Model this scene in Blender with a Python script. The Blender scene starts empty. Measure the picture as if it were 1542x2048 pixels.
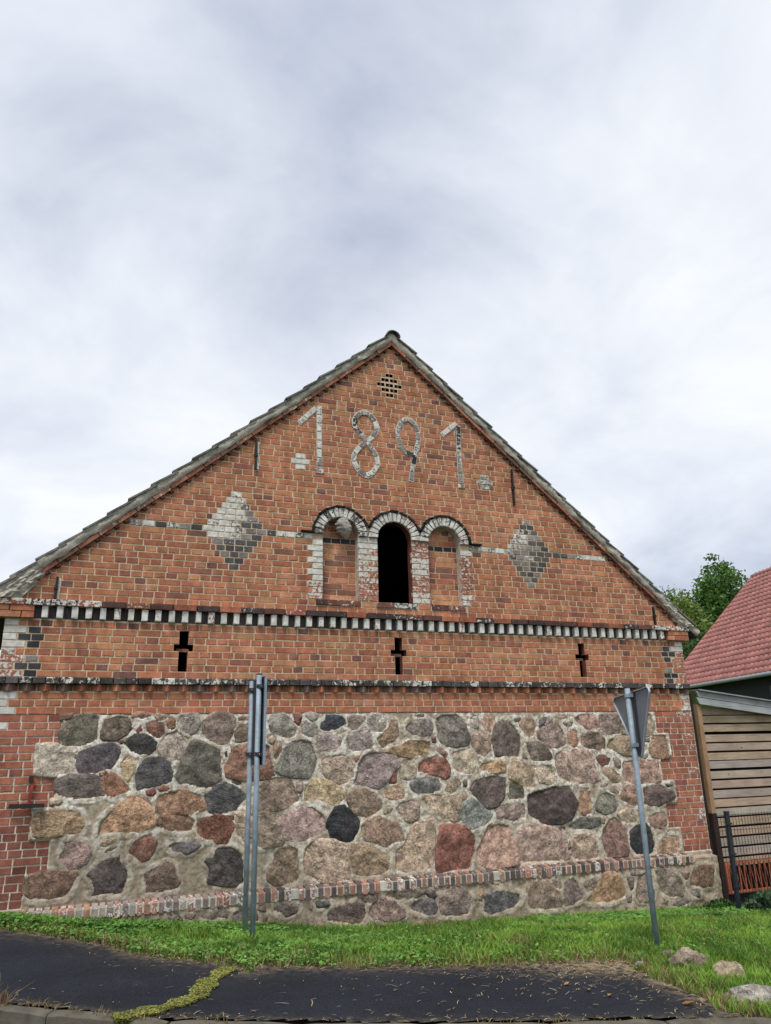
import bpy, math, random
import numpy as np
from mathutils import Vector, Matrix, noise
S = bpy.context.scene
R = math.radians
# ---------------------------------------------------------------- camera
CAM = Vector((-3.6746, -9.0121, -0.8019))
cr = Vector((0.93331088, -0.35831838, -0.02321072))
cu = Vector((-0.08717068, -0.28881201, 0.95340909))
cf = Vector((0.34832754, 0.88780378, 0.30078625))
cam = bpy.data.cameras.new('camera')
cam.sensor_fit = 'VERTICAL'; cam.sensor_height = 24.0; cam.lens = 1516.776 / 2048 * 24
cam.clip_start = 0.1; cam.clip_end = 2000
camo = bpy.data.objects.new('camera', cam); S.collection.objects.link(camo)
m = Matrix((cr, cu, -cf)).transposed().to_4x4(); m.translation = CAM
camo.matrix_world = m; S.camera = camo
# ---------------------------------------------------------------- light
SUN_EL, SUN_AZ = R(62), R(212)      # azimuth clockwise from +Y
sd = Vector((math.sin(SUN_AZ)*math.cos(SUN_EL), math.cos(SUN_AZ)*math.cos(SUN_EL), math.sin(SUN_EL)))
sun = bpy.data.lights.new('sun', 'SUN'); sun.energy = 1.5; sun.angle = R(18); sun.color = (1.0, 0.965, 0.92)
suno = bpy.data.objects.new('sun', sun); S.collection.objects.link(suno)
suno.rotation_euler = (-sd).to_track_quat('-Z', 'Y').to_euler(); suno.location = (0, -10, 15)
W = bpy.data.worlds.new('World'); S.world = W; W.use_nodes = True
def build_world():
    nt = W.node_tree; N = nt.nodes; L = nt.links; N.clear()
    out = N.new('ShaderNodeOutputWorld'); bg = N.new('ShaderNodeBackground'); bg.inputs[1].default_value = 0.1
    L.new(bg.outputs[0], out.inputs[0])
    sky = N.new('ShaderNodeTexSky'); sky.sky_type = 'NISHITA'; sky.sun_disc = False
    sky.sun_elevation = SUN_EL; sky.sun_rotation = SUN_AZ
    tc = N.new('ShaderNodeTexCoord'); sep = N.new('ShaderNodeSeparateXYZ'); L.new(tc.outputs['Generated'], sep.inputs[0])
    def M(op, a, b=None):
        n = N.new('ShaderNodeMath'); n.operation = op
        for i, v in enumerate((a, b)):
            if v is None: continue
            if isinstance(v, (int, float)): n.inputs[i].default_value = v
            else: L.new(v, n.inputs[i])
        return n.outputs[0]
    zz = M('ADD', M('MAXIMUM', sep.outputs[2], 0.0), 0.28)
    cmb = N.new('ShaderNodeCombineXYZ')
    L.new(M('DIVIDE', sep.outputs[0], zz), cmb.inputs[0]); L.new(M('DIVIDE', sep.outputs[1], zz), cmb.inputs[1])
    cmb.inputs[2].default_value = SKYSEED
    n1 = N.new('ShaderNodeTexNoise'); n1.inputs['Scale'].default_value = 0.75; n1.inputs['Detail'].default_value = 2.5
    n1.inputs['Roughness'].default_value = 0.45; n1.inputs['Distortion'].default_value = 0.5; L.new(cmb.outputs[0], n1.inputs[0])
    n2 = N.new('ShaderNodeTexNoise'); n2.inputs['Scale'].default_value = 2.6; n2.inputs['Detail'].default_value = 7
    n2.inputs['Roughness'].default_value = 0.56; n2.inputs['Distortion'].default_value = 0.3; L.new(cmb.outputs[0], n2.inputs[0])
    v = M('ADD', M('MULTIPLY', n1.outputs[0], 0.60), M('MULTIPLY', n2.outputs[0], 0.40))
    rp = N.new('ShaderNodeValToRGB'); L.new(v, rp.inputs[0]); e = rp.color_ramp.elements
    e[0].position = 0.37; e[0].color = (0.272, 0.300, 0.365, 1)
    e[1].position = 0.60; e[1].color = (0.525, 0.535, 0.55, 1)
    k = e.new(0.5); k.color = (0.425, 0.448, 0.492, 1)
    sc = N.new('ShaderNodeVectorMath'); sc.operation = 'SCALE'; sc.inputs[3].default_value = 10.0
    L.new(rp.outputs[0], sc.inputs[0])
    mx = N.new('ShaderNodeMix'); mx.data_type = 'RGBA'; mx.inputs[0].default_value = 0.93
    L.new(sky.outputs[0], mx.inputs[6]); L.new(sc.outputs[0], mx.inputs[7]); L.new(mx.outputs[2], bg.inputs[0])
SKYSEED = 20.6
build_world()
S.view_settings.view_transform = 'Standard'; S.view_settings.look = 'None'
S.view_settings.exposure = 0.95; S.view_settings.gamma = 1.0
S.render.engine = 'CYCLES'
# ---------------------------------------------------------------- helpers
rng = random.Random(1891)
nrng = np.random.default_rng(1891)
COL = S.collection
def lin(h):
    if isinstance(h, str):
        c = [int(h[i:i+2], 16)/255 for i in (0, 2, 4)]
    else: c = h
    return tuple(v/12.92 if v <= .04045 else ((v+.055)/1.055)**2.4 for v in c)
def nz(x, y, z=0.0): return noise.noise(Vector((x, y, z)))
class MB:
    def __init__(s): s.v = []; s.f = []; s.c = []; s.w = []
    def add(s, verts, faces, col=(1, 1, 1), wear=0.0):
        o = len(s.v); s.v += [tuple(q) for q in verts]; s.f += [tuple(i+o for i in fc) for fc in faces]
        s.c += [col]*len(verts); s.w += [wear]*len(verts)
    def box(s, a, b, col=(1, 1, 1), wear=0.0, M=None, bev=0.0):
        x0, y0, z0 = a; x1, y1, z1 = b
        v = [Vector(q) for q in ((x0,y0,z0),(x1,y0,z0),(x1,y1,z0),(x0,y1,z0),(x0,y0,z1),(x1,y0,z1),(x1,y1,z1),(x0,y1,z1))]
        if M is not None: v = [M @ q for q in v]
        s.add(v, [(0,3,2,1),(4,5,6,7),(0,1,5,4),(1,2,6,5),(2,3,7,6),(3,0,4,7)], col, wear)
    def tube(s, pts, rad, n=8, col=(1, 1, 1), cap=True):
        pts = [Vector(p) for p in pts]; rr = rad if isinstance(rad, (list, tuple)) else [rad]*len(pts)
        vs = []; fs = []
        for i, p in enumerate(pts):
            t = (pts[min(i+1, len(pts)-1)] - pts[max(i-1, 0)]).normalized()
            a = t.cross(Vector((0.13, 0.31, 1)) if abs(t.z) < .9 else Vector((1, 0.2, 0))).normalized(); b = t.cross(a)
            for k in range(n):
                an = 2*math.pi*k/n; vs.append(p + (a*math.cos(an)+b*math.sin(an))*rr[i])
        for i in range(len(pts)-1):
            for k in range(n): fs.append((i*n+k, i*n+(k+1) % n, (i+1)*n+(k+1) % n, (i+1)*n+k))
        if cap: fs.append(tuple(range(n))[::-1]); fs.append(tuple((len(pts)-1)*n+k for k in range(n)))
        s.add(vs, fs, col)
    def build(s, name, mat, parent=None, smooth=False, origin=None):
        me = bpy.data.meshes.new(name)
        v = s.v
        if origin is not None: o = origin; v = [(a-o[0], b-o[1], c-o[2]) for a, b, c in v]
        me.from_pydata(v, [], s.f); me.materials.append(mat)
        a = me.attributes.new('Col', 'FLOAT_COLOR', 'POINT')
        if v:
            ca = np.ones((len(v), 4), np.float32); ca[:, :3] = s.c; a.data.foreach_set('color', ca.ravel())
        w = me.attributes.new('wear', 'FLOAT', 'POINT'); w.data.foreach_set('value', np.asarray(s.w, np.float32))
        if smooth: me.polygons.foreach_set('use_smooth', [True]*len(me.polygons))
        ob = bpy.data.objects.new(name, me); COL.objects.link(ob)
        if origin is not None: ob.location = origin
        if parent is not None: setp(ob, parent)
        return ob
WL = {}
def wloc(o): return WL.get(o.name, Vector((0, 0, 0)))
def setp(ob, parent):
    ob.parent = parent; ob.matrix_parent_inverse = Matrix.Translation(-wloc(parent))
def thing(name, label, cat, loc, group=None):
    o = bpy.data.objects.new(name, None); COL.objects.link(o); o.location = loc; o.empty_display_size = .2
    o['label'] = label; o['category'] = cat
    if group: o['group'] = group
    WL[o.name] = Vector(loc); return o
def tag(o, label, cat, group=None, kind=None):
    o['label'] = label; o['category'] = cat
    if group: o['group'] = group
    if kind: o['kind'] = kind
    return o
def npmesh(name, v, f, mat, cols=None, wear=None, smooth=False, parent=None):
    me = bpy.data.meshes.new(name)
    v = np.asarray(v, np.float32); f = np.asarray(f, np.int32); k = f.shape[1]
    me.vertices.add(len(v)); me.vertices.foreach_set('co', v.ravel())
    me.loops.add(f.size); me.loops.foreach_set('vertex_index', f.ravel())
    me.polygons.add(len(f)); me.polygons.foreach_set('loop_start', np.arange(0, f.size, k, dtype=np.int32))
    me.update(calc_edges=True); me.materials.append(mat)
    if cols is not None:
        a = me.attributes.new('Col', 'FLOAT_COLOR', 'POINT'); ca = np.ones((len(v), 4), np.float32); ca[:, :3] = cols
        a.data.foreach_set('color', ca.ravel())
    if wear is not None:
        a = me.attributes.new('wear', 'FLOAT', 'POINT'); a.data.foreach_set('value', np.asarray(wear, np.float32))
    if smooth: me.polygons.foreach_set('use_smooth', np.ones(len(f), bool))
    ob = bpy.data.objects.new(name, me); COL.objects.link(ob)
    if parent is not None: setp(ob, parent)
    return ob
# ---------------------------------------------------------------- materials
class NT:
    def __init__(s, name):
        s.m = bpy.data.materials.new(name); s.m.use_nodes = True; s.t = s.m.node_tree; s.N = s.t.nodes
        s.b = s.N['Principled BSDF']; s.pos = s.n('ShaderNodeNewGeometry').outputs['Position']
    def n(s, t, **kw):
        q = s.N.new(t)
        for k, v in kw.items(): setattr(q, k, v)
        return q
    def l(s, a, b): s.t.links.new(a, b)
    def val(s, sock, v):
        if isinstance(v, (int, float)): sock.default_value = v
        elif isinstance(v, tuple): sock.default_value = v if len(v) == len(sock.default_value) else v+(1,)
        else: s.l(v, sock)
    def noise(s, scale, detail=3, rough=.5, dist=0., vec=None, out=0):
        q = s.n('ShaderNodeTexNoise'); q.inputs['Scale'].default_value = scale; q.inputs['Detail'].default_value = detail
        q.inputs['Roughness'].default_value = rough; q.inputs['Distortion'].default_value = dist
        s.l(vec if vec is not None else s.pos, q.inputs[0]); return q.outputs[out]
    def vor(s, scale, feat='F1', vec=None, out=0):
        q = s.n('ShaderNodeTexVoronoi'); q.feature = feat; q.inputs['Scale'].default_value = scale
        s.l(vec if vec is not None else s.pos, q.inputs[0]); return q.outputs[out]
    def mapv(s, sc, rot=(0, 0, 0), vec=None):
        q = s.n('ShaderNodeMapping'); q.inputs['Scale'].default_value = sc; q.inputs['Rotation'].default_value = rot
        s.l(vec if vec is not None else s.pos, q.inputs[0]); return q.outputs[0]
    def attr(s, name, out='Color'):
        q = s.n('ShaderNodeAttribute'); q.attribute_name = name; return q.outputs[out]
    def math(s, op, a, b=0., c=None):
        q = s.n('ShaderNodeMath'); q.operation = op; s.val(q.inputs[0], a); s.val(q.inputs[1], b)
        if c is not None: s.val(q.inputs[2], c)
        return q.outputs[0]
    def rng(s, v, a, b, c=0., d=1.):
        q = s.n('ShaderNodeMapRange'); q.interpolation_type = 'SMOOTHSTEP'; s.val(q.inputs[0], v)
        for i, x in enumerate((a, b, c, d)): s.val(q.inputs[i+1], x)
        return q.outputs[0]
    def mix(s, fac, a, b, mode='MIX'):
        q = s.n('ShaderNodeMix'); q.data_type = 'RGBA'; q.blend_type = mode; s.val(q.inputs[0], fac); s.val(q.inputs[6], a); s.val(q.inputs[7], b)
        return q.outputs[2]
    def scale(s, col, f):
        q = s.n('ShaderNodeVectorMath'); q.operation = 'SCALE'; s.l(col, q.inputs[0]); s.val(q.inputs[3], f); return q.outputs[0]
    def bump(s, h, strength=.4, dist=.01, nrm=None):
        q = s.n('ShaderNodeBump'); q.inputs['Strength'].default_value = strength; q.inputs['Distance'].default_value = dist
        s.l(h, q.inputs['Height'])
        if nrm is not None: s.l(nrm, q.inputs['Normal'])
        return q.outputs[0]
    def done(s, col, rough=.85, nrm=None, spec=.3, metal=0.):
        s.val(s.b.inputs['Base Color'], col); s.val(s.b.inputs['Roughness'], rough)
        s.b.inputs['Specular IOR Level'].default_value = spec; s.b.inputs['Metallic'].default_value = metal
        if nrm is not None: s.l(nrm, s.b.inputs['Normal'])
        return s.m
def mat_brick():
    t = NT('brick_mat'); c = t.attr('Col'); w = t.attr('wear', 'Fac')
    f = t.rng(t.noise(9, 4, .6), .3, .72, .78, 1.2)
    c1 = t.scale(c, f)
    f2 = t.rng(t.noise(75, 3, .6), .3, .75, .8, 1.18); c1 = t.scale(c1, f2)
    # burnt flecks and lime bloom
    c1 = t.mix(t.rng(t.noise(34, 3, .6), .68, .8, 0, .45), c1, (.08, .04, .03))
    c1 = t.mix(t.rng(t.noise(21, 4, .65, 0., t.mapv((1, 1, 1.6))), .6, .8, 0, .4), c1, (.42, .33, .24))
    # soot / damp in large patches
    c1 = t.scale(c1, t.rng(t.noise(1.1, 4, .6), .35, .68, .86, 1.08)); c1 = t.scale(c1, t.rng(t.noise(1.6, 4, .6, .3, t.mapv((3.2, 1, .45))), .36, .62, .84, 1.06))
    pn = t.math('ADD', t.math('MULTIPLY', t.noise(26, 4, .62, .4), .8), t.math('MULTIPLY', t.noise(90, 2, .6), .2))
    th = t.math('SUBTRACT', .79, t.math('MULTIPLY', w, .56))
    mk = t.rng(t.math('SUBTRACT', pn, th), -.02, .03)
    mk = t.math('MULTIPLY', mk, t.rng(w, .01, .06))
    wc = t.mix(t.rng(t.noise(14, 3), .35, .7), (.50, .49, .45), (.70, .69, .64)); wc = t.mix(t.rng(t.noise(40, 4, .7), .58, .7, 0, .6), wc, (.22, .21, .19))
    col = t.mix(mk, c1, wc)
    h = t.math('ADD', t.math('ADD', t.noise(45, 4, .65), t.math('MULTIPLY', t.noise(180, 2), .3)), t.math('MULTIPLY', mk, .25))
    return t.done(col, .9, t.bump(h, .55, .006), .2)
def mat_mortar(name, a, b, lich=.0):
    t = NT(name); n = t.noise(6, 5, .6); c = t.mix(t.rng(n, .3, .7), a, b)
    c = t.scale(c, t.rng(t.noise(60, 4, .6), .3, .7, .8, 1.15))
    c = t.mix(t.rng(t.noise(2.1, 4, .6), .6, .78, 0, .5), c, (.16, .14, .11))
    return t.done(c, .95, t.bump(t.noise(70, 5, .7), .6, .006), .1)
def mat_field_mortar():
    t = NT('field_mortar_mat'); c = t.attr('Col'); w = t.attr('wear', 'Fac')
    c = t.scale(c, t.rng(t.noise(16, 5, .65), .28, .72, .6, 1.2))
    c = t.scale(c, t.rng(t.noise(120, 3, .6), .3, .7, .85, 1.12))
    c = t.mix(t.rng(t.noise(7, 4, .6, 0., t.mapv((1.4, 1, .5))), .6, .76, 0, .4), c, (.20, .185, .14))
    c = t.mix(t.rng(t.noise(30, 4, .7), .63, .72, 0, .75), c, (.13, .115, .09))
    c = t.mix(t.math('MULTIPLY', w, t.rng(t.noise(22, 4, .65), .40, .60)), c, (.76, .725, .65))
    h = t.math('ADD', t.noise(38, 5, .7), t.math('MULTIPLY', t.noise(150, 2), .3))
    return t.done(c, .95, t.bump(h, .7, .012), .1)
def mat_stone():
    t = NT('stone_mat'); c = t.attr('Col'); oi = t.n('ShaderNodeObjectInfo').outputs['Random']
    off = t.n('ShaderNodeVectorMath'); off.operation = 'ADD'; t.l(t.pos, off.inputs[0])
    cmb = t.n('ShaderNodeCombineXYZ'); t.l(t.math('MULTIPLY', oi, 37.), cmb.inputs[0]); t.l(t.math('MULTIPLY', oi, 91.), cmb.inputs[2]); t.l(cmb.outputs[0], off.inputs[1])
    P = off.outputs[0]
    rot = t.n('ShaderNodeVectorRotate'); rot.rotation_type = 'Y_AXIS'; t.l(P, rot.inputs['Vector']); t.l(t.math('MULTIPLY', oi, 3.1), rot.inputs['Angle'])
    st = t.mapv((3.0, 3.0, 22.0), vec=rot.outputs[0])
    big = t.noise(9, 4, .6, .5, P); c1 = t.scale(c, t.rng(big, .28, .72, .55, 1.38))
    gr = t.noise(150, 3, .7, 0, P); c1 = t.scale(c1, t.rng(gr, .34, .66, .70, 1.32)); md = t.noise(34, 4, .7, .3, P); c1 = t.scale(c1, t.rng(md, .32, .68, .72, 1.28))
    pink = t.mix(t.rng(t.noise(5, 3, .5, 0, P), .5, .7, 0, .35), c1, t.mix(.35, c1, (.33, .23, .18)))
    band = t.noise(1.6, 4, .6, .8, st); bm = t.math('MULTIPLY', t.rng(oi, .45, .75), .55)
    c2 = t.mix(t.math('MULTIPLY', bm, t.rng(band, .42, .6)), pink, t.scale(pink, .5))
    c2 = t.mix(t.rng(t.vor(60, 'F1', P), .0, .15, .4, 0), c2, (.03, .03, .03))
    c2 = t.mix(t.rng(t.noise(48, 3, .65, 0, P), .66, .78, 0, .45), c2, (.48, .45, .41))
    lic = t.rng(t.noise(17, 5, .7, .6, P), .62, .7, 0, .42); c2 = t.mix(lic, c2, (.30, .28, .22))
    cr = t.rng(t.math('ABSOLUTE', t.math('SUBTRACT', t.noise(6, 3, .55, .9, P), .5)), 0, .014, .55, 0)
    c2 = t.mix(cr, c2, (.035, .03, .026))
    h = t.math('ADD', t.math('ADD', t.noise(20, 6, .68, .4, P), t.math('MULTIPLY', band, .5)), t.math('MULTIPLY', gr, .22))
    ds = t.n('ShaderNodeVectorMath'); ds.operation = 'ADD'; t.l(P, ds.inputs[0]); nv = t.n('ShaderNodeVectorMath'); nv.operation = 'SCALE'; nv.inputs[3].default_value = .07; t.l(t.noise(11, 3, .6, 0, P, out=1), nv.inputs[0]); t.l(nv.outputs[0], ds.inputs[1])
    h = t.math('ADD', h, t.math('MULTIPLY', t.vor(8, 'F1', ds.outputs[0]), 1.3))
    h = t.math('SUBTRACT', h, t.math('MULTIPLY', cr, .6))
    return t.done(c2, t.rng(big, .3, .7, .62, .9), t.bump(t.math('ADD', h, t.math('MULTIPLY', md, .4)), .9, .024), .3)
def mat_plain(name, col, rough=.8, bscale=60, bstr=.25, var=.18, spec=.3, metal=0., attr=False, vscale=8):
    t = NT(name); c = t.attr('Col') if attr else None
    f = t.rng(t.noise(vscale, 4, .6), .3, .7, 1-var, 1+var)
    if attr: cc = t.scale(c, f)
    else:
        rgb = t.n('ShaderNodeRGB'); rgb.outputs[0].default_value = tuple(col)+(1,); cc = t.scale(rgb.outputs[0], f)
    return t.done(cc, rough, t.bump(t.noise(bscale, 4, .6), bstr, .004), spec, metal)
def mat_wood(name, attr=True, axis=0):
    t = NT(name); c = t.attr('Col'); oi = t.n('ShaderNodeObjectInfo').outputs['Random']
    off = t.n('ShaderNodeVectorMath'); off.operation = 'ADD'; t.l(t.pos, off.inputs[0])
    cmb = t.n('ShaderNodeCombineXYZ'); t.l(t.math('MULTIPLY', oi, 50.), cmb.inputs[0]); t.l(t.math('MULTIPLY', oi, 20.), cmb.inputs[2]); t.l(cmb.outputs[0], off.inputs[1])
    g = t.noise(3.0, 5, .6, 1.2, t.mapv((1.2, 14, 26) if axis == 0 else (26, 14, 1.2), vec=off.outputs[0]))
    c1 = t.mix(t.rng(g, .42, .7, 0, .65), c, t.scale(c, .52))
    c1 = t.scale(c1, t.rng(t.noise(3, 3, .5, 0, off.outputs[0]), .3, .7, .85, 1.13))
    kn = t.rng(t.vor(3.1, 'F1', t.mapv((1, 1, 2.6), vec=off.outputs[0])), .03, .09, .8, 0); c1 = t.mix(kn, c1, (.05, .03, .02))
    return t.done(c1, .8, t.bump(g, .35, .004), .25)
def mat_leaf(name, trans=.25):
    t = NT(name); c = t.attr('Col'); c1 = t.scale(c, t.rng(t.noise(3, 3), .3, .7, .8, 1.2))
    t.b.inputs['Transmission Weight'].default_value = 0
    m = t.done(c1, .55, None, .35)
    tr = t.n('ShaderNodeBsdfTranslucent'); t.l(t.scale(c1, 1.1), tr.inputs[0])
    mx = t.n('ShaderNodeMixShader'); mx.inputs[0].default_value = trans
    o = t.N['Material Output']; t.l(t.b.outputs[0], mx.inputs[1]); t.l(tr.outputs[0], mx.inputs[2]); t.l(mx.outputs[0], o.inputs[0])
    return m
def mat_asphalt():
    t = NT('asphalt_mat'); f = t.rng(t.noise(1.4, 5, .6), .3, .7, .82, 1.2)
    base = t.mix(t.rng(t.vor(150, 'F1', out=1), .2, .8), (.009, .0108, .0155), (.019, .022, .030))
    q = t.n('ShaderNodeTexVoronoi'); q.inputs['Scale'].default_value = 140; t.l(t.pos, q.inputs[0])
    sp = t.rng(t.noise(210, 2, .5), .70, .80, 0, .4)
    c = t.mix(sp, t.scale(base, f), (.12, .12, .125))
    c = t.mix(t.rng(t.noise(3.5, 5, .65), .6, .75, 0, .3), c, (.07, .065, .055))
    dw = t.attr('wear', 'Fac'); c = t.mix(t.math('MULTIPLY', dw, t.rng(t.noise(14, 5, .7), .36, .62)), c, (.24, .185, .115))
    h = t.math('ADD', q.outputs[0], t.math('MULTIPLY', t.noise(60, 4), .6))
    return t.done(c, .88, t.bump(h, .35, .004), .16)
def mat_redtile():
    t = NT('red_roof_tile_mat'); oi = t.n('ShaderNodeObjectInfo').outputs['Random']
    rgb = t.n('ShaderNodeRGB'); rgb.outputs[0].default_value = (.335, .14, .12, 1)
    c = t.scale(rgb.outputs[0], t.rng(oi, 0, 1, .88, 1.12)); c = t.scale(c, t.rng(t.noise(2.5, 4, .6), .3, .7, .82, 1.14))
    c = t.mix(t.rng(t.noise(9, 4, .65), .6, .75, 0, .35), c, (.16, .10, .08))
    return t.done(c, .62, t.bump(t.noise(60, 3), .15, .004), .35)
MAT = dict(brick=mat_brick(), mortar=mat_mortar('mortar_mat', (.46, .365, .255), (.58, .475, .345)),
    rakemortar=mat_mortar('verge_mortar_mat', (.32, .30, .255), (.52, .485, .42)), plaster=mat_mortar('plaster_mat', (.42, .38, .33), (.52, .47, .41)),
    fmortar=mat_field_mortar(), stone=mat_stone(), asphalt=mat_asphalt(),
    iron=mat_plain('iron_mat', (.02, .018, .018), .7, 80, .4, .3), rust=mat_plain('rust_mat', (.26, .045, .03), .8, 80, .5, .35),
    tile=mat_plain('old_tile_mat', (.075, .075, .07), .9, 30, .5, .4, attr=True, vscale=14), galv=mat_plain('galvanised_mat', (.235, .295, .35), .6, 30, .2, .2, .4, .1, vscale=10),
    signback=mat_plain('sign_back_mat', (.18, .20, .235), .55, 20, .05, .06, .4, .2), alu=mat_plain('sign_edge_mat', (.46, .50, .56), .45, 20, .05, .08, .5, .3),
    darkgap=mat_plain('sign_clamp_strip_mat', (.03, .035, .045), .6), wood=mat_wood('wood_mat'), woodv=mat_wood('post_wood_mat', axis=2), soil=mat_plain('soil_mat', (.10, .075, .048), .95, 40, .8, .3, .1, attr=True),
    leaf=mat_leaf('leaf_mat', .3), grass=mat_leaf('grass_mat', .3), straw=mat_plain('straw_mat', (.3, .22, .12), .9, attr=True), bark=mat_plain('bark_mat', (.06, .045, .032), .95, 20, .8, .3),
    redtile=mat_redtile(), charcoal=mat_plain('charcoal_render_mat', (.018, .02, .024), .85, 60, .3, .15),
    zinc=mat_plain('zinc_gutter_mat', (.30, .31, .33), .45, 20, .1, .1, .5, .4), glass=mat_plain('window_glass_mat', (.02, .03, .03), .08, 5, .0, .1, .6), frame=mat_plain('window_frame_mat', (.05, .06, .06), .5),
    fencepost=mat_plain('fence_post_mat', (.016, .022, .03), .5, 40, .1, .12, .4), grille=mat_plain('rusty_grille_mat', (.38, .115, .055), .8, 60, .4, .3), dark=mat_plain('dark_board_shade_mat', (.02, .016, .014), .9),
    kerb=mat_plain('kerb_concrete_mat', (.105, .095, .075), .95, 70, .6, .25, .1), nest=mat_plain('nest_paper_mat', (.26, .235, .205), .95, 45, .8, .3, attr=True, vscale=25), inner=mat_plain('inner_wall_mat', (.10, .07, .055), .95))
# ================================================================ BARN
barn = thing('barn', 'old red brick and fieldstone barn gable with the date 1891 in the brickwork', 'barn', (0, 0, -2.6))
H = 0.077
APZ, SL = 4.745, 0.854
SA = math.atan(SL)
WC = (-.770, -.023, .706); WR = .24; SPR = 1.875; RO = .365; SILL = 1.028
CROSS = (-2.67, -.005, 2.762)
ROS = {40: 1, 41: 2, 42: 3, 43: 2, 44: 1}
def rakex(z): return (APZ - z) / SL
def zrow(k): return k*H
def grow(i): return (11.85+i)*H
BR = []            # (verts, faces, col, wear, kind, parentkey)
def quad_brick(q, yf=0., dep=.045, ch=.004, j=.0018, col=(.38, .14, .08), wear=0., kind='brick', par='gable_wall', tilt=0.):
    J = lambda k=1.: rng.uniform(-j, j)*k
    q = [(a+J(), b+J()) for a, b in q]
    cx = sum(a for a, b in q)/4; cz = sum(b for a, b in q)/4
    back = [(a, yf+dep, b) for a, b in q]; mid = [(a, yf+ch*1.1, b) for a, b in q]
    fr = []
    for a, b in q:
        d = math.hypot(a-cx, b-cz) or 1
        c2 = ch*rng.uniform(.8, 1.7) + (rng.uniform(.004, .012) if rng.random() < .07 else 0)
        fr.append((a-(a-cx)/d*c2*1.35, yf+J(.9), b-(b-cz)/d*c2*1.35))
    v = back+mid+fr; f = [(8, 9, 10, 11)]
    for i in range(4):
        k = (i+1) % 4; f += [(4+i, 4+k, 8+k, 8+i), (i, k, 4+k, 4+i)]
    BR.append((v, f, col, wear, kind, par))
def rect_brick(x0, x1, z0, z1, **kw): quad_brick([(x0, z0), (x1, z0), (x1, z1), (x0, z1)], **kw)
def vary(c, a=.10):
    f = rng.uniform(1-a, 1+a); return tuple(max(.004, v*f*rng.uniform(.95, 1.05)) for v in c)
def red(x, z):
    r = rng.random() + .10*nz(x*.8, z*.8, 5)
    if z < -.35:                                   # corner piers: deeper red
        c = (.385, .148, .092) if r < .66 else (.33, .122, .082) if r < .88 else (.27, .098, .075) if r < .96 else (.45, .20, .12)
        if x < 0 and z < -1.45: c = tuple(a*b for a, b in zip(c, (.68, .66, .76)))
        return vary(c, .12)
    if z < .05: c = (.445, .172, .094) if r < .74 else (.375, .145, .09) if r < .92 else (.47, .22, .125)
    else:
        c = (.445, .184, .100) if r < .60 else (.38, .145, .084) if r < .77 else (.475, .228, .122) if r < .90 else (.30, .122, .082) if r < .968 else (.215, .105, .082)
    return vary(c, .10)
BLACK = lambda: vary((.050, .050, .056), .3)
GREY = lambda: vary((.25, .225, .205), .22)
def sub(iv, a, b):
    o = []
    for p, q in iv:
        if b <= p or a >= q: o.append((p, q)); continue
        if a > p: o.append((p, a))
        if b < q: o.append((b, q))
    return o
def cuts(x0, x1, header, off):
    out = []; x = x0-off
    while x < x1+.3:
        out.append(x)
        st = .131 if header else .262
        if not header and rng.random() < .06: out.append(x+.131)
        x += st*rng.uniform(.965, 1.035)
    return out
def fill_row(iv, z0, z1, header, off, colf, wearf=lambda x, z: 0., kind='brick', par='gable_wall', yf=0., jt=.0135, xs=-4.7):
    cs = cuts(xs, 4.7, header, off); zc = (z0+z1)/2
    for a, b in iv:
        if b-a < .03: continue
        c = [a] + [x for x in cs if a+.04 < x < b-.04] + [b]
        for p, q in zip(c[:-1], c[1:]):
            x0 = p + (jt/2 if p != a else .003); x1 = q - (jt/2 if q != b else .003)
            if x1-x0 < .02: continue
            sag = .003*nz(p*1.3, zc*2, 3)+.006*nz(p*.45, zc*.6, 8)
            w = wearf((x0+x1)/2, zc)
            rect_brick(x0, x1, z0+sag+rng.uniform(-.001, .001), z1+sag+rng.uniform(-.001, .001), col=colf((x0+x1)/2, zc), wear=w, kind=kind, par=par, yf=yf+rng.uniform(-.0015, .0015))
def arch_half(z, r):
    d = z-SPR
    return math.sqrt(r*r-d*d) if 0 <= d < r else (r if d < 0 else 0)
def cross_holes(k):
    o = []
    for c in CROSS:
        if k == 5: o.append((c-.108, c+.108))
        elif 2 <= k <= 7: o.append((c-.052, c+.052))
    return o
SHEET = []         # mortar sheet cells (x0,x1,z0,z1)
BH = .0642
wear0 = lambda x, z: 0.0 if rng.random() > .03 else rng.uniform(.12, .3)
# --- rows under the lower string course
for k in (-2, -3, -4):
    z = zrow(k); xs0 = -4.55
    SHEET.append((-4.55, 4.55, z-H/2, z+H/2))
    iv = [(-4.55, 4.55)]
    if k < -1:
        wq = .12 if k % 2 else .2
        rect_brick(-4.55, -4.55+wq, z-BH/2, z+BH/2, col=vary((.38, .14, .085)), wear=.9, kind='whitewashed_brick')
        rect_brick(4.55-wq*.8, 4.55, z-BH/2, z+BH/2, col=vary((.38, .14, .085)), wear=.62, kind='whitewashed_brick')
        iv = [(-4.55+wq+.012, 4.55-wq*.8-.012)]
    fill_row(iv, z-BH/2, z+BH/2, k % 2 != 0, .05+.07*(k % 4), red, wear0)
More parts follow.
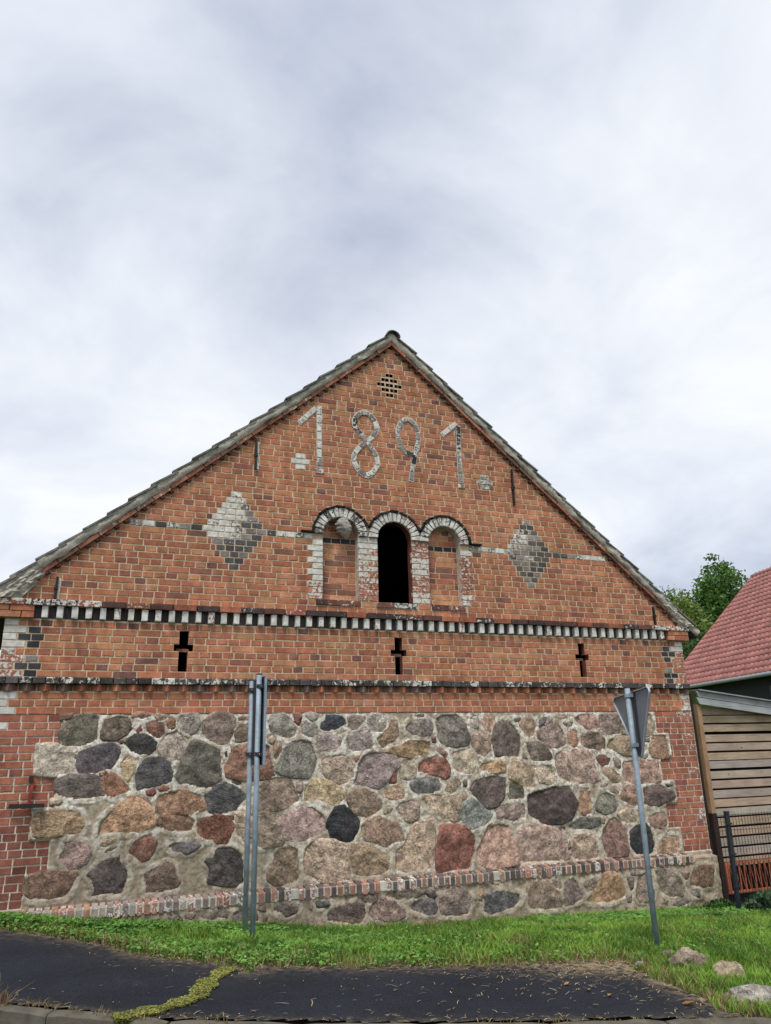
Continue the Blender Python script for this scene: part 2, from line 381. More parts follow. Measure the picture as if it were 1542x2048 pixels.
# --- corner piers beside the stone panel
def step(k): return 3.885 if ((-k-5)//4) % 2 == 0 else 4.085
for k in range(-5, -29, -1):
    z = zrow(k); s = step(k)
    wl = lambda x, z: .85 if (x < -4.42 and z > -.62) else (.25 if (rng.random() < .05) else 0)
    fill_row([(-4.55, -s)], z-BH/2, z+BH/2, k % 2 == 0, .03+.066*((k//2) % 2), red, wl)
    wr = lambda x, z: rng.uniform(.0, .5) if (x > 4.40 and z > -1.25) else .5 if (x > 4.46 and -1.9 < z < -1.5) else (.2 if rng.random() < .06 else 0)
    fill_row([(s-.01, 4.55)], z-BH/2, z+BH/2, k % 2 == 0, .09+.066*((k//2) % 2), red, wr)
# --- string course (black headers), sawtooth course below
x = -4.60
while x < 4.6:
    w = .124*rng.uniform(.96, 1.04)
    if x+w > 4.62: break
    rect_brick(x, x+w, -.033, .034, yf=-.058, dep=.12, col=vary((.075, .068, .066), .35), wear=rng.choice((.2, .3, .38, .45, .55)), kind='string_brick', ch=.006)
    x += w+.009
SHEET.append((-4.55, 4.55, -H*1.5, H/2, .052))
SHEET.append((-4.55, 4.55, -H*1.5, -H*1.5+.008))
x = -4.52
while x < 4.5:
    w = .168; xc = x+w/2; y0 = .05; y1 = -.046
    c = vary((.46, .19, .11) if rng.random() < .72 else (.27, .17, .14), .2)
    v = [(x, y0, -.108), (xc, y1, -.108), (x+w, y0, -.108), (x, y0, -.036), (xc, y1, -.036), (x+w, y0, -.036)]
    BR.append((v, [(0, 1, 4, 3), (1, 2, 5, 4), (2, 0, 3, 5), (0, 2, 1), (3, 4, 5)], c, .1 if rng.random() < .3 else 0, 'sawtooth_brick', 'gable_wall'))
    x += .179*rng.uniform(.98, 1.02)
# --- frieze rows 1..8 with the three cross slits
for k in range(1, 9):
    z = zrow(k); iv = [(-4.55, 4.55)]; sh = [(-4.55, 4.55)]
    for a, b in cross_holes(k): iv = sub(iv, a, b); sh = sub(sh, a, b)
    SHEET += [(a, b, z-H/2, z+H/2) for a, b in sh]
    # whitewashed quoins and black header crosses at both corners
    qw = (.22 if k % 2 else .13)
    for s in (-1, 1):
        a, b = sorted((s*4.55, s*(4.55-qw)))
        rect_brick(a, b, z-BH/2, z+BH/2, col=vary((.38, .14, .085)), wear=(.8 if k > 4 else .5) if s < 0 else (.8 if k in (7, 8) else .42 if k != 3 else .1), kind='whitewashed_brick')
        iv = sub(iv, a-.011, b+.011)
        pat = {8: 0, 7: 1, 6: 2, 5: 1, 4: 0, 3: 1, 2: 2, 1: 1}[k]
        if pat:
            c = 4.55-.22-.085 if pat == 1 else 4.55-.13-.145
            for n in range(pat):
                cc = s*(c - (0 if pat == 1 else (n-.5)*.131))
                rect_brick(cc-.0595, cc+.0595, z-BH/2, z+BH/2, col=BLACK() if k != 3 else GREY(), wear=0 if s < 0 else .15, kind='black_brick')
                iv = sub(iv, cc-.0655, cc+.0655)
    fill_row(iv, z-BH/2, z+BH/2, k % 2 == 0, .02+.066*((k//2) % 2), red, wear0)
# --- dentil frieze, cornice, corner shoulders
SHEET.append((-4.55, 4.55, 8.5*H, 8.5*H+.010)); SHEET.append((-4.55, 4.55, 8.5*H+.010, 11.35*H, .03))
P = .14865
for i in range(57):
    x = (i-28)*P + rng.uniform(-.004, .004)
    w = .033*rng.uniform(.93, 1.07)
    rect_brick(x-w, x+w, .668+rng.uniform(-.004, .004), .800, yf=-.052, dep=.1, col=vary((.3, .13, .08)), wear=rng.choice((.9, .85, .8, .75, .9, .62)), kind='dentil', ch=.005)
for i in range(58):
    x = (i-28.5)*P
    rect_brick(x-.036, x+.036, .664, .800, yf=.008, dep=.03, col=vary((.085, .075, .075), .3), wear=rng.choice((0, 0, .1)), kind='black_brick')
for s in (-1, 1):
    for zc, cs in ((.695, ((4.27, 4.39), (4.40, 4.64))), (.768, ((4.27, 4.51), (4.52, 4.64)))):
        for a, b in cs:
            p, q = sorted((s*a, s*b)); rect_brick(p, q, zc-.033, zc+.033, yf=-.06, dep=.12, col=red(0, .5), kind='shoulder_brick')
x = -4.62
while x < 4.55:
    w = .25*rng.uniform(.97, 1.03); c = rng.choice(((.30, .11, .07), (.13, .06, .05), (.07, .05, .05), (.34, .13, .08), (.10, .055, .05)))
    rect_brick(x, min(x+w, 4.66), .802, .868, yf=-.075, dep=.16, col=vary(c, .2), wear=(.55 if x < -3.75 or x > 3.9 else rng.choice((0, .15, .25, .4))), kind='cornice_brick', ch=.007)
    x += w+.011
# --- gable triangle
JAMB = lambda i: .125 if i % 2 else .195
DIA = {-1: (-2.13, 12), 1: (2.035, 12)}
DARKROW = lambda x, z: vary((.10, .095, .095), .3) if rng.random() < .55 else GREY()
def dia_half(j): return .062+(6-abs(j))*.0545
for i in range(0, 50):
    z = grow(i); z0, z1 = z-BH/2, z+BH/2
    X = rakex(z)+.03
    if X < .06: break
    iv = [(-X, X)]; sh = [(-rakex(z-H/2)-.02, rakex(z-H/2)+.02)]
    feats = []
    if 2 <= i <= 12:                       # beside and between the windows
        jl, jr = JAMB(i), JAMB(i+1)
        a0, b0 = WC[0]-WR, WC[2]+WR
        iv = sub(iv, a0-jl-.011, b0+jr*.9+.011); sh = sub(sh, a0, WC[0]+WR); sh = sub(sh, WC[1]-WR, WC[1]+WR); sh = sub(sh, WC[2]-WR, b0)
        if i < 12:
            rect_brick(a0-jl, a0, z0, z1, yf=-.004, col=vary((.38, .14, .085)), wear=rng.uniform(.74, .9) if i > 4 else .55, kind='whitewashed_brick')
            rect_brick(b0, b0+jr*.9, z0, z1, yf=-.004, col=vary((.38, .14, .085)), wear=(.9 if i == 11 else .45 if i > 3 else .62), kind='whitewashed_brick')
        for a, b in ((WC[0]+WR, WC[1]-WR), (WC[1]+WR, WC[2]-WR)):
            wv = .74-.03*(12-i) if a < -.4 else .58+.12*math.sin(i)
            if i % 2: rect_brick(a, b, z0, z1, yf=-.004, col=vary((.40, .15, .09)), wear=wv, kind='pier_brick')
            else:
                m_ = (a+b)/2; rect_brick(a, m_-.006, z0, z1, yf=-.004, col=vary((.40, .15, .09)), wear=wv, kind='pier_brick'); rect_brick(m_+.006, b, z0, z1, yf=-.004, col=vary((.40, .15, .09)), wear=wv-.1, kind='pier_brick')
        if i == 12:
            iv = [(-X, X)]; iv = sub(iv, a0-.13, b0+.13)
    elif z > SPR-.04:
        for n, c in enumerate(WC):
            h = arch_half(max(z, SPR), RO+.028)
            if z < SPR+RO+.028: iv = sub(iv, c-h, c+h)
            h2 = arch_half(max(z-H*.5, SPR), WR)
            if z-H*.5 < SPR+WR: sh = sub(sh, c-h2, c+h2)
    if i == 1:                              # worn sills
        for a, b in ((WC[0]-.33, WC[0]+.27), (WC[1]-.27, WC[1]+.31), (WC[2]-.22, WC[2]+.30)):
            iv = sub(iv, a-.011, b+.011); x = a
            while x < b-.02:
                w = min(.25 if a > -.5 else .17, b-x); rect_brick(x, x+w-.011, z0, z1, yf=-.016, dep=.07, col=vary(rng.choice(((.2, .08, .06), (.1, .05, .045), (.05, .05, .05)))), wear=rng.choice((.3, .55, .75, .4)), kind='sill_brick'); x += w
    if i in ROS:
        n = ROS[i]
        for q in range(n):
            c = -.03+(q-(n-1)/2)*.131; iv = sub(iv, c-.060, c+.060)
            for e in (-.031, .031): sh = sub(sh, c+e-.024, c+e+.024)
            rect_brick(c-.008, c+.008, z0, z1, yf=.004, dep=.05, col=vary((.2, .08, .055)), kind='vent_divider')
    for s in (-1, 1):                       # the two diamonds and the string row
        c, mid = DIA[s]; j = i-mid
        if abs(j) <= 6:
            hw = dia_half(j); n = max(1, round(2*hw/.1255)); st = 2*hw/n
            iv = sub(iv, c-hw-.006, c+hw+.006)
            for q in range(n):
                a = c-hw+q*st; xm = a+st/2-c
                wn = .55+.45*nz(xm*4+s*7, j*.5, 2)
                wv = (.9 if (j > -2 and xm < .12) else .42 if j > -4 else .3)*wn*1.3 if s < 0 else (.62 if (xm < .02 and j > -3) else .34)*wn*1.25
                rect_brick(a+.006, a+st-.006, z0, z1, col=DARKROW(0, 0), wear=max(0, min(.95, wv)), kind='diamond_brick')
        if i == 12:
            dv = []
            for a, b in iv:
                if (a+b)/2*s > 0 and abs((a+b)/2) < rakex(z): dv.append((a, b))
            for a, b in dv:
                if a > -3.35 and b < 3.3 or True:
                    aa, bb = max(a, -3.36), min(b, 3.34)
                    if bb-aa < .05: continue
                    n = max(1, round((bb-aa)/.131)); st = (bb-aa)/n
                    for q in range(n):
                        xx = aa+q*st; near = abs(xx) < 1.7 or xx < -3.1 or xx > 2.9
                        rect_brick(xx+.006, xx+st-.006, z0, z1, col=DARKROW(0, 0), wear=rng.choice((.8, .7, .5)) if near else rng.choice((0, .3, .55, .1)), kind='band_brick', yf=-.003)
                    iv = sub(iv, aa-.001, bb+.001)
    for s, (dx, rows) in {-1: (-1.315, (24, 25, 26)), 1: (1.40, (24, 25, 26))}.items():   # marks beside the date
        if i in rows:
            hw = .12 if i == rows[1] else .06
            iv = sub(iv, dx-hw-.008, dx+hw+.008); rect_brick(dx-hw, dx+hw, z0, z1, yf=-.004, col=GREY(), wear=.95 if s < 0 else .5, kind='mark_brick')
    if i in ROS:
        xr_ = rakex(z-H/2)+.02; SHEET += [(-xr_, xr_, z-H/2, z-.025), (-xr_, xr_, z+.025, z+H/2)]
        SHEET += [(a, b, z-.025, z+.025) for a, b in sh if b-a > .001]
    else: SHEET += [(a, b, z-H/2, z+H/2) for a, b in sh if b-a > .001]
    fill_row(iv, z0, z1, i % 2 == 0, .04+.066*((i//2) % 2)+.02*rng.random(), red, wear0)
# --- arches over the windows
for n, c in enumerate(WC):
    N_ = 15
    for q in range(N_):
        a0 = math.pi*q/N_+.018; a1 = math.pi*(q+1)/N_-.018
        pts = [(c+r*math.cos(a), SPR+r*math.sin(a)) for r, a in ((WR+.002, a0), (RO, a0), (RO, a1), (WR+.002, a1))]
        quad_brick(pts, yf=-.036, dep=.16, ch=.006, col=vary((.14, .125, .12), .3) if rng.random() < .75 else vary((.34, .15, .1)), wear=rng.choice((.72, .62, .58, .68)) if n else rng.choice((.45, .6, .55, .7)), kind='arch_brick')
    N_ = 9
    for q in range(N_):
        a0 = math.pi*q/N_+.03; a1 = math.pi*(q+1)/N_-.02; r1 = RO+.034+rng.uniform(-.006, .006)
        if n == 0 and q < 1 or n == 1 and q in (0, 8) or n == 2 and q == 8: continue
        pts = [(c+r*math.cos(a), SPR+r*math.sin(a)) for r, a in ((RO+.003, a0), (r1, a0), (r1, a1), (RO+.003, a1))]
        quad_brick(pts, yf=-.05, dep=.12, ch=.004, j=.006, col=vary((.022, .02, .018), .3), wear=.06, kind='hood_tile')
for a, b in ((-1.30, -1.13), (1.09, 1.27)):
    quad_brick([(a, 1.882), (b, 1.878), (b, 1.905), (a, 1.90)], yf=-.045, dep=.08, col=(.02, .018, .017), kind='hood_tile', j=.006)
# --- date numerals
DIG = [[(-1.065, 3.66), (-1.064, 3.357), (-1.063, 3.007), (-1.060, 2.79)], [(-1.335, 3.385), (-1.110, 3.63)],
 [(-.398, 3.232), (-.488, 3.35), (-.564, 3.448), (-.563, 3.542), (-.512, 3.637), (-.441, 3.669), (-.356, 3.659), (-.278, 3.582), (-.23, 3.486), (-.253, 3.396), (-.327, 3.284), (-.398, 3.232)],
 [(-.398, 3.232), (-.519, 3.117), (-.583, 3.01), (-.577, 2.912), (-.523, 2.821), (-.441, 2.746), (-.372, 2.74), (-.301, 2.804), (-.235, 2.91), (-.24, 2.994), (-.294, 3.116), (-.398, 3.232)],
 [(.312, 3.119), (.196, 3.148), (.11, 3.225), (.071, 3.366), (.075, 3.484), (.122, 3.594), (.198, 3.657), (.272, 3.653), (.344, 3.58), (.377, 3.465), (.379, 3.332), (.353, 3.226), (.319, 3.105), (.3, 3.001), (.274, 2.897), (.25, 2.737)],
 [(1.018, 3.66), (1.01, 3.317), (1.008, 3.019), (1.013, 2.80)], [(.760, 3.49), (.985, 3.69)]]
mb_dm = MB()
def walk(pl, stp):
    P_ = [Vector(p) for p in pl]; L_ = [0.]
    for a, b in zip(P_[:-1], P_[1:]): L_.append(L_[-1]+(b-a).length)
    n = max(1, round(L_[-1]/stp)); out = []
    for q in range(n+1):
        s = L_[-1]*q/n
        for k in range(len(P_)-1):
            if s <= L_[k+1]+1e-9: f = (s-L_[k])/(L_[k+1]-L_[k]); out.append(P_[k].lerp(P_[k+1], f)); break
    return out
for d, pl in enumerate(DIG):
    pts = walk(pl, .127); hw = .030
    for q in range(len(pts)-1):
        a, b = pts[q], pts[q+1]; t = (b-a).normalized(); nn = Vector((-t.y, t.x)); g = .007
        qd = [a+t*g-nn*hw, b-t*g-nn*hw, b-t*g+nn*hw, a+t*g+nn*hw]
        light = {0: .62, 1: .8, 2: .55, 3: .52, 4: .36, 5: .5, 6: .65}[d]+rng.uniform(-.2, .2)
        quad_brick([tuple(p) for p in qd], yf=-.014, dep=.05, col=GREY() if rng.random() < .82 else BLACK(), wear=max(0, light), kind='numeral_brick', ch=.004)
    pts = walk(pl, .05); vs = []; fs = []
    for q, p in enumerate(pts):
        t = (pts[min(q+1, len(pts)-1)]-pts[max(q-1, 0)]).normalized(); nn = Vector((-t.y, t.x)); w = .038+.007*nz(p.x*20, p.y*20)
        if q == 0: p = p-t*.012
        if q == len(pts)-1: p = p+t*.012
        vs += [(p.x-nn.x*w, -.0055, p.y-nn.y*w), (p.x+nn.x*w, -.0055, p.y+nn.y*w)]
        if q: k = 2*q; fs.append((k-2, k, k+1, k-1))
    mb_dm.add(vs, fs, (.5, .48, .42))
for xx, w in ((-1.058, .055), (1.018, .052)): rect_brick(xx-w, xx+w, 2.695 if xx < 0 else 2.71, 2.765, yf=-.014, col=GREY(), wear=.55, kind='numeral_brick')
# --- niche infill
for n in (0, 2):
    c = WC[n]; z = SILL+.012; k = 0
    while z < SPR+WR-.03:
        zc = z+.0325; h = WR if zc < SPR else arch_half(zc+.02, WR)
        if h > .05:
            if k == 10:
                colf = lambda x, z: BLACK()
            else: colf = lambda x, z: vary((.49, .23, .125) if rng.random() < .5 else (.40, .15, .09) if rng.random() < .75 else (.24, .11, .08), .12)
            fill_row([(c-h+.004, c+h-.004)], z, z+.066, k == 10 or rng.random() < .25, rng.uniform(0, .26), colf, kind='infill_brick', yf=.105, jt=.009)
        z += .0755; k += 1
# --- build wall sheets and bricks
gw = MB(); gw.c = []
for a, b, z0, z1, *yq in SHEET:
    yy = yq[0] if yq else .0055
    gw.add([(a, yy, z0), (b, yy, z0), (b, yy, z1), (a, yy, z1)], [(0, 1, 2, 3)])
gable = gw.build('gable_wall', MAT['mortar'], barn)
PAR = {'gable_wall': gable}
lm = mb_dm.build('numeral_mortar', mat_mortar('lime_mortar_mat', (.44, .42, .37), (.62, .60, .54)), gable)
# reveals, niche backs, window opening
nb = MB(); rv = MB(); op = MB()
for n, c in enumerate(WC):
    dep = .125 if n != 1 else .13
    prof = [(c-WR, SILL), (c-WR, SPR)] + [(c+WR*math.cos(a), SPR+WR*math.sin(a)) for a in [math.pi-math.pi*q/16 for q in range(1, 16)]] + [(c+WR, SPR), (c+WR, SILL)]
    tgt = rv if n != 1 else op
    vs = [(x, -.004, z) for x, z in prof]+[(x, dep, z) for x, z in prof]; L_ = len(prof)
    tgt.add(vs, [(q, (q+1) % L_, (q+1) % L_+L_, q+L_) for q in range(L_)], (.3, .28, .25))
    if n != 1: nb = MB(); nb.add([(x, .110, z) for x, z in prof], [tuple(range(L_))]); nb.build('niche_mortar', MAT['mortar'], gable); rv.build('niche_reveal', MAT['plaster'], gable); rv = MB()
op.c = [(.20, .075, .05)]*len(op.v); op.build('window_reveal', MAT['brick'], gable)
for c in CROSS:
    cr_ = MB(); rect_b = MB(); rect_b.box((c-.075, .085, 4.5*H), (c+.07, .15, 4.5*H+.036), (.26, .12, .085)); rect_b.build('slit_sill', MAT['brick'], gable)
    for a, b, z0, z1 in ((c-.052, c+.052, 1.5*H, 4.5*H), (c-.108, c+.108, 4.5*H, 5.5*H), (c-.052, c+.052, 5.5*H, 7.5*H)):
        for x in (a, b): cr_.add([(x, 0.004, z0), (x, .10, z0), (x, .10, z1), (x, 0.004, z1)], [(0, 1, 2, 3)], (.22, .08, .05))
    for z, a, b in ((1.5*H, c-.052, c+.052), (7.5*H, c-.052, c+.052), (4.5*H, c-.108, c-.052), (4.5*H, c+.052, c+.108), (5.5*H, c-.108, c-.052), (5.5*H, c+.052, c+.108)):
        cr_.add([(a, 0.004, z), (b, 0.004, z), (b, .10, z), (a, .10, z)], [(0, 1, 2, 3)], (.22, .08, .05))
    cr_.build('slit_reveal', MAT['brick'], gable)
def px_area(v):
    xs = [p[0] for p in v]; zs = [p[2] for p in v]; c = Vector(((min(xs)+max(xs))/2, 0, (min(zs)+max(zs))/2))
    d = (c-CAM); q = d.dot(cf); u = 771+1516.8*d.dot(cr)/q
    vis = 1 if 20 < u < 1520 else .2
    return vis*(max(xs)-min(xs))*(max(zs)-min(zs))/q**2
reds = sorted([b for b in BR if b[4] == 'brick'], key=lambda b: -px_area(b[0]))
def one(b, par):
    v, f, col, wear, kind, _ = b; m_ = MB(); m_.add(v, f, col, wear)
    c = [sum(p[q] for p in v)/len(v) for q in range(3)]
    return m_.build(kind, MAT['brick'], par, origin=c)
for b in reds[:300]: one(b, gable)
rest = MB()
for b in reds[300:]: rest.add(b[0], b[1], b[2], b[3])
ro = rest.build('brick_field', MAT['brick'], gable); ro['kind'] = 'stuff'
for b in BR:
    if b[4] != 'brick': one(b, gable)
NB = len(reds)
# ---------------------------------------------------------------- stone panel and plinth
STONES=[
('S','5c5b4e',[-3877,-527,-3843,-469,-3756,-379,-3580,-355,-3516,-380,-3516,-531,-3517,-614,-3587,-646,-3697,-669,-3823,-679,-3864,-649]),
('S','6a5648',[-3890,-353,-3791,-345,-3771,-387,-3849,-403,-3881,-403]),
('S','5e564a',[-3472,-473,-3452,-415,-3331,-373,-3213,-391,-3179,-442,-3179,-510,-3233,-569,-3329,-609,-3427,-612,-3478,-590,-3479,-532]),
('S','a8978a',[-4095,-653,-3935,-656,-3838,-691,-3709,-718,-3710,-783,-3727,-863,-3726,-952,-3921,-957,-4083,-948,-4088,-821]),
('S','55515a',[-3702,-783,-3676,-727,-3566,-696,-3472,-665,-3342,-651,-3289,-693,-3275,-777,-3293,-859,-3362,-914,-3481,-935,-3591,-956,-3654,-962,-3695,-904,-3704,-848]),
('S','5f5a57',[-3882,-1034,-3863,-987,-3795,-973,-3637,-974,-3543,-961,-3477,-992,-3439,-1058,-3409,-1131,-3393,-1172,-3460,-1189,-3569,-1204,-3711,-1198,-3838,-1169,-3882,-1113]),
('S','8a6248',[-3426,-1018,-3343,-951,-3275,-982,-3230,-1032,-3169,-1083,-3115,-1142,-3204,-1155,-3299,-1191,-3357,-1173,-3403,-1099]),
('S','3c3f42',[-3242,-661,-3207,-594,-3117,-566,-3040,-580,-2952,-615,-2916,-658,-2924,-726,-2976,-771,-3069,-765,-3146,-746,-3216,-695]),
('S','9a8a68',[-3267,-876,-3223,-811,-3176,-775,-3138,-830,-3108,-897,-3145,-970,-3164,-1035,-3206,-1025,-3244,-959]),
('S','6b4a3c',[-3290,-635,-3237,-615,-3251,-661,-3283,-668]),
('S','7a6355',[-3461,-944,-3401,-929,-3390,-962,-3437,-985]),
('S','8d8272',[-3904,-1198,-3851,-1192,-3794,-1226,-3838,-1247,-3892,-1237]),
('S','6e4f40',[-3035,-461,-2965,-427,-2914,-423,-2847,-454,-2829,-540,-2885,-604,-2946,-581,-3010,-521]),
('S','7a6353',[-3165,-366,-3099,-340,-2979,-345,-2968,-375,-3061,-396,-3163,-400]),
('S','8a7463',[-2951,-384,-2892,-359,-2813,-376,-2819,-420,-2905,-428]),
('S','6b4242',[-3120,-520,-3082,-456,-3065,-529,-3102,-541]),
('S','7c5b42',[-2800,-446,-2777,-394,-2711,-408,-2709,-507,-2752,-516,-2789,-489]),
('S','807e78',[-2679,-430,-2656,-360,-2576,-369,-2479,-357,-2456,-449,-2479,-528,-2548,-566,-2656,-525,-2681,-473]),
('S','a0958a',[-2885,-676,-2849,-626,-2793,-567,-2699,-533,-2626,-586,-2546,-605,-2567,-708,-2614,-801,-2715,-845,-2795,-813,-2859,-744]),
('S','776a62',[-2412,-441,-2361,-388,-2272,-353,-2125,-359,-2068,-408,-2063,-542,-2095,-665,-2166,-694,-2266,-679,-2358,-625,-2406,-572]),
('S','7a6a55',[-2041,-390,-1901,-373,-1826,-392,-1834,-428,-2002,-427,-2030,-435]),
('S','6f6350',[-2035,-551,-1991,-480,-1899,-463,-1786,-473,-1772,-653,-1957,-663,-2036,-652]),
('S','5b5c55',[-2526,-657,-2491,-640,-2401,-668,-2292,-713,-2209,-750,-2199,-888,-2181,-1009,-2165,-1069,-2273,-1141,-2360,-1150,-2449,-1126,-2502,-1099,-2606,-1095,-2669,-1052,-2677,-984,-2635,-893,-2588,-793,-2549,-708]),
('S','494a50',[-3091,-980,-3074,-923,-3029,-857,-2948,-809,-2846,-804,-2748,-873,-2713,-958,-2708,-1050,-2744,-1082,-2904,-1089,-3043,-1137,-3076,-1136,-3090,-1054]),
('S','7d5c4c',[-2089,-709,-1891,-695,-1724,-689,-1638,-717,-1638,-815,-1605,-930,-1577,-1036,-1695,-1067,-1880,-1074,-2117,-1036,-2148,-924,-2105,-865,-2086,-770]),
('S','4a463c',[-2163,-777,-2136,-769,-2129,-829,-2155,-863]),
('S','45423c',[-2074,-1080,-2007,-1074,-1934,-1098,-1969,-1127,-2051,-1111]),
('S','4e5358',[-2357,-1213,-2237,-1142,-2150,-1103,-2060,-1119,-1977,-1169,-1902,-1214,-1892,-1266,-1935,-1323,-2014,-1378,-2119,-1419,-2242,-1426,-2297,-1374,-2354,-1288,-2360,-1238]),
('S','86684f',[-2862,-1217,-2814,-1178,-2722,-1166,-2586,-1158,-2463,-1184,-2383,-1220,-2371,-1287,-2325,-1347,-2401,-1377,-2538,-1391,-2675,-1380,-2801,-1391,-2854,-1348]),
('S','7b5340',[-2851,-1128,-2793,-1105,-2707,-1125,-2756,-1156,-2832,-1161]),
('S','7d4c40',[-2988,-1139,-2918,-1129,-2865,-1168,-2905,-1207,-2956,-1189]),
('S','77695a',[-3079,-1200,-3015,-1170,-2918,-1256,-2871,-1339,-2949,-1287]),
('S','9a7a5c',[-3442,-1592,-3408,-1416,-3267,-1308,-3156,-1204,-3052,-1234,-2962,-1288,-2876,-1410,-2879,-1493,-3012,-1552,-3164,-1551,-3330,-1558,-3392,-1603]),
('S','80654f',[-2872,-1464,-2793,-1403,-2693,-1384,-2557,-1398,-2450,-1461,-2464,-1525,-2487,-1585,-2615,-1574,-2726,-1543,-2837,-1493]),
('S','754a3a',[-2435,-1511,-2408,-1447,-2313,-1451,-2226,-1435,-2119,-1461,-2055,-1522,-2048,-1597,-2093,-1676,-2117,-1724,-2206,-1702,-2233,-1668,-2320,-1671,-2408,-1626]),
('S','5c4638',[-2129,-1436,-2005,-1433,-2020,-1491,-2074,-1471]),
('S','9c8d7c',[-2005,-1417,-1907,-1388,-1743,-1412,-1502,-1458,-1472,-1561,-1480,-1662,-1441,-1764,-1570,-1781,-1688,-1782,-1806,-1759,-1897,-1696,-1962,-1634,-2010,-1516]),
('S','9b8683',[-1465,-1459,-1353,-1439,-1259,-1396,-1163,-1392,-1076,-1431,-999,-1482,-980,-1552,-960,-1648,-1008,-1688,-1123,-1716,-1255,-1742,-1386,-1734,-1461,-1688,-1481,-1594,-1469,-1519]),
('S','6b4a3e',[-3104,-1719,-3057,-1644,-2963,-1586,-2848,-1585,-2887,-1614,-2843,-1664,-2871,-1741,-2906,-1817,-2970,-1844,-3046,-1792,-3097,-1758]),
('S','55545a',[-2723,-1719,-2676,-1674,-2609,-1678,-2541,-1690,-2456,-1683,-2382,-1716,-2444,-1760,-2518,-1787,-2571,-1756,-2637,-1772,-2680,-1745]),
('S','3f3d3e',[-2220,-1774,-2143,-1750,-2046,-1760,-1974,-1797,-1919,-1850,-1911,-1963,-1911,-2100,-1971,-2135,-2075,-2131,-2179,-2115,-2275,-2080,-2253,-2003,-2246,-1956,-2318,-1888,-2294,-1857,-2225,-1854]),
('S','675850',[-2937,-1962,-2850,-1922,-2785,-1918,-2739,-1875,-2662,-1911,-2641,-1991,-2588,-2049,-2616,-2124,-2698,-2141,-2811,-2147,-2924,-2154,-2912,-2086,-2933,-2016]),
('S','7e6a68',[-3750,-1610,-3627,-1610,-3531,-1646,-3496,-1732,-3525,-1806,-3591,-1840,-3620,-1856,-3682,-1841,-3774,-1797,-3776,-1737,-3750,-1686]),
('S','6a5347',[-4068,-1931,-4035,-1897,-3903,-1885,-3754,-1884,-3616,-1894,-3561,-1917,-3610,-1966,-3642,-2030,-3664,-2109,-3730,-2126,-3879,-2125,-4026,-2116,-4062,-2055]),
('S','4b4648',[-3490,-1937,-3448,-1887,-3382,-1846,-3322,-1812,-3236,-1795,-3206,-1774,-3201,-1836,-3143,-1878,-3103,-1980,-3113,-2056,-3153,-2150,-3257,-2131,-3427,-2128,-3464,-2103,-3410,-2055,-3439,-1993]),
('S','8c7759',[-4058,-1334,-3986,-1307,-3842,-1298,-3638,-1323,-3620,-1355,-3565,-1444,-3603,-1534,-3664,-1546,-3773,-1532,-3863,-1543,-3984,-1543,-4054,-1517,-4056,-1426]),
('S','82735c',[-3410,-1646,-3338,-1611,-3259,-1604,-3273,-1638,-3350,-1665,-3404,-1669]),
('S','5b554b',[-3398,-1739,-3300,-1699,-3214,-1669,-3242,-1718,-3327,-1743]),
('S','82837c',[-1660,-429,-1618,-384,-1484,-367,-1386,-432,-1326,-533,-1345,-605,-1421,-641,-1518,-621,-1615,-547,-1654,-493]),
('S','84564b',[-1397,-358,-1308,-363,-1269,-396,-1307,-506,-1356,-441]),
('S','84837f',[-1230,-368,-1150,-355,-1081,-378,-1070,-434,-1150,-443,-1219,-414]),
('S','7a7c78',[-1277,-561,-1248,-488,-1170,-461,-1090,-499,-1070,-582,-1139,-613,-1257,-598]),
('S','333c48',[-1035,-462,-970,-444,-960,-384,-828,-389,-747,-418,-717,-484,-849,-539,-1000,-569,-1030,-536]),
('S','7b6f69',[-690,-400,-571,-381,-478,-401,-489,-467,-573,-533,-635,-541,-686,-503]),
('S','8f8485',[-1089,-637,-950,-602,-799,-632,-779,-679,-800,-743,-930,-786,-1059,-810,-1079,-737]),
('S','87807e',[-733,-652,-656,-588,-522,-552,-428,-544,-398,-638,-369,-723,-411,-769,-607,-802,-689,-764]),
('S','6f706a',[-1449,-712,-1363,-660,-1227,-653,-1148,-681,-1118,-773,-1078,-900,-1107,-1007,-1185,-1067,-1300,-1063,-1415,-1042,-1501,-1021,-1563,-976,-1541,-906,-1495,-818]),
('S','87705f',[-1600,-816,-1592,-727,-1555,-656,-1507,-693,-1510,-765,-1542,-853,-1579,-878]),
('S','94826f',[-1675,-618,-1614,-592,-1570,-647,-1611,-700,-1664,-681]),
('S','a38f80',[-1029,-883,-930,-841,-780,-826,-690,-865,-630,-967,-641,-1048,-702,-1136,-812,-1142,-931,-1102,-1009,-1028]),
('S','8f5f50',[-634,-857,-536,-827,-599,-931]),
('S','7c7170',[-565,-932,-507,-841,-403,-802,-278,-819,-142,-841,-70,-908,-62,-983,-148,-1045,-223,-1135,-308,-1214,-410,-1201,-573,-1186,-653,-1161,-602,-1068]),
('S','8f7f70',[-1769,-1142,-1659,-1077,-1510,-1052,-1405,-1077,-1357,-1158,-1308,-1264,-1278,-1326,-1410,-1372,-1541,-1392,-1707,-1401,-1798,-1397,-1793,-1270]),
('S','85776c',[-1343,-1123,-1242,-1100,-1251,-1196,-1279,-1256,-1318,-1194]),
('S','a59170',[-1232,-1206,-1165,-1112,-1078,-1097,-960,-1119,-852,-1176,-753,-1233,-763,-1321,-872,-1396,-950,-1358,-1048,-1318,-1163,-1348,-1230,-1354]),
('S','7e7060',[-698,-1289,-643,-1233,-511,-1220,-380,-1270,-289,-1359,-271,-1441,-354,-1509,-476,-1547,-566,-1525,-655,-1441,-689,-1369]),
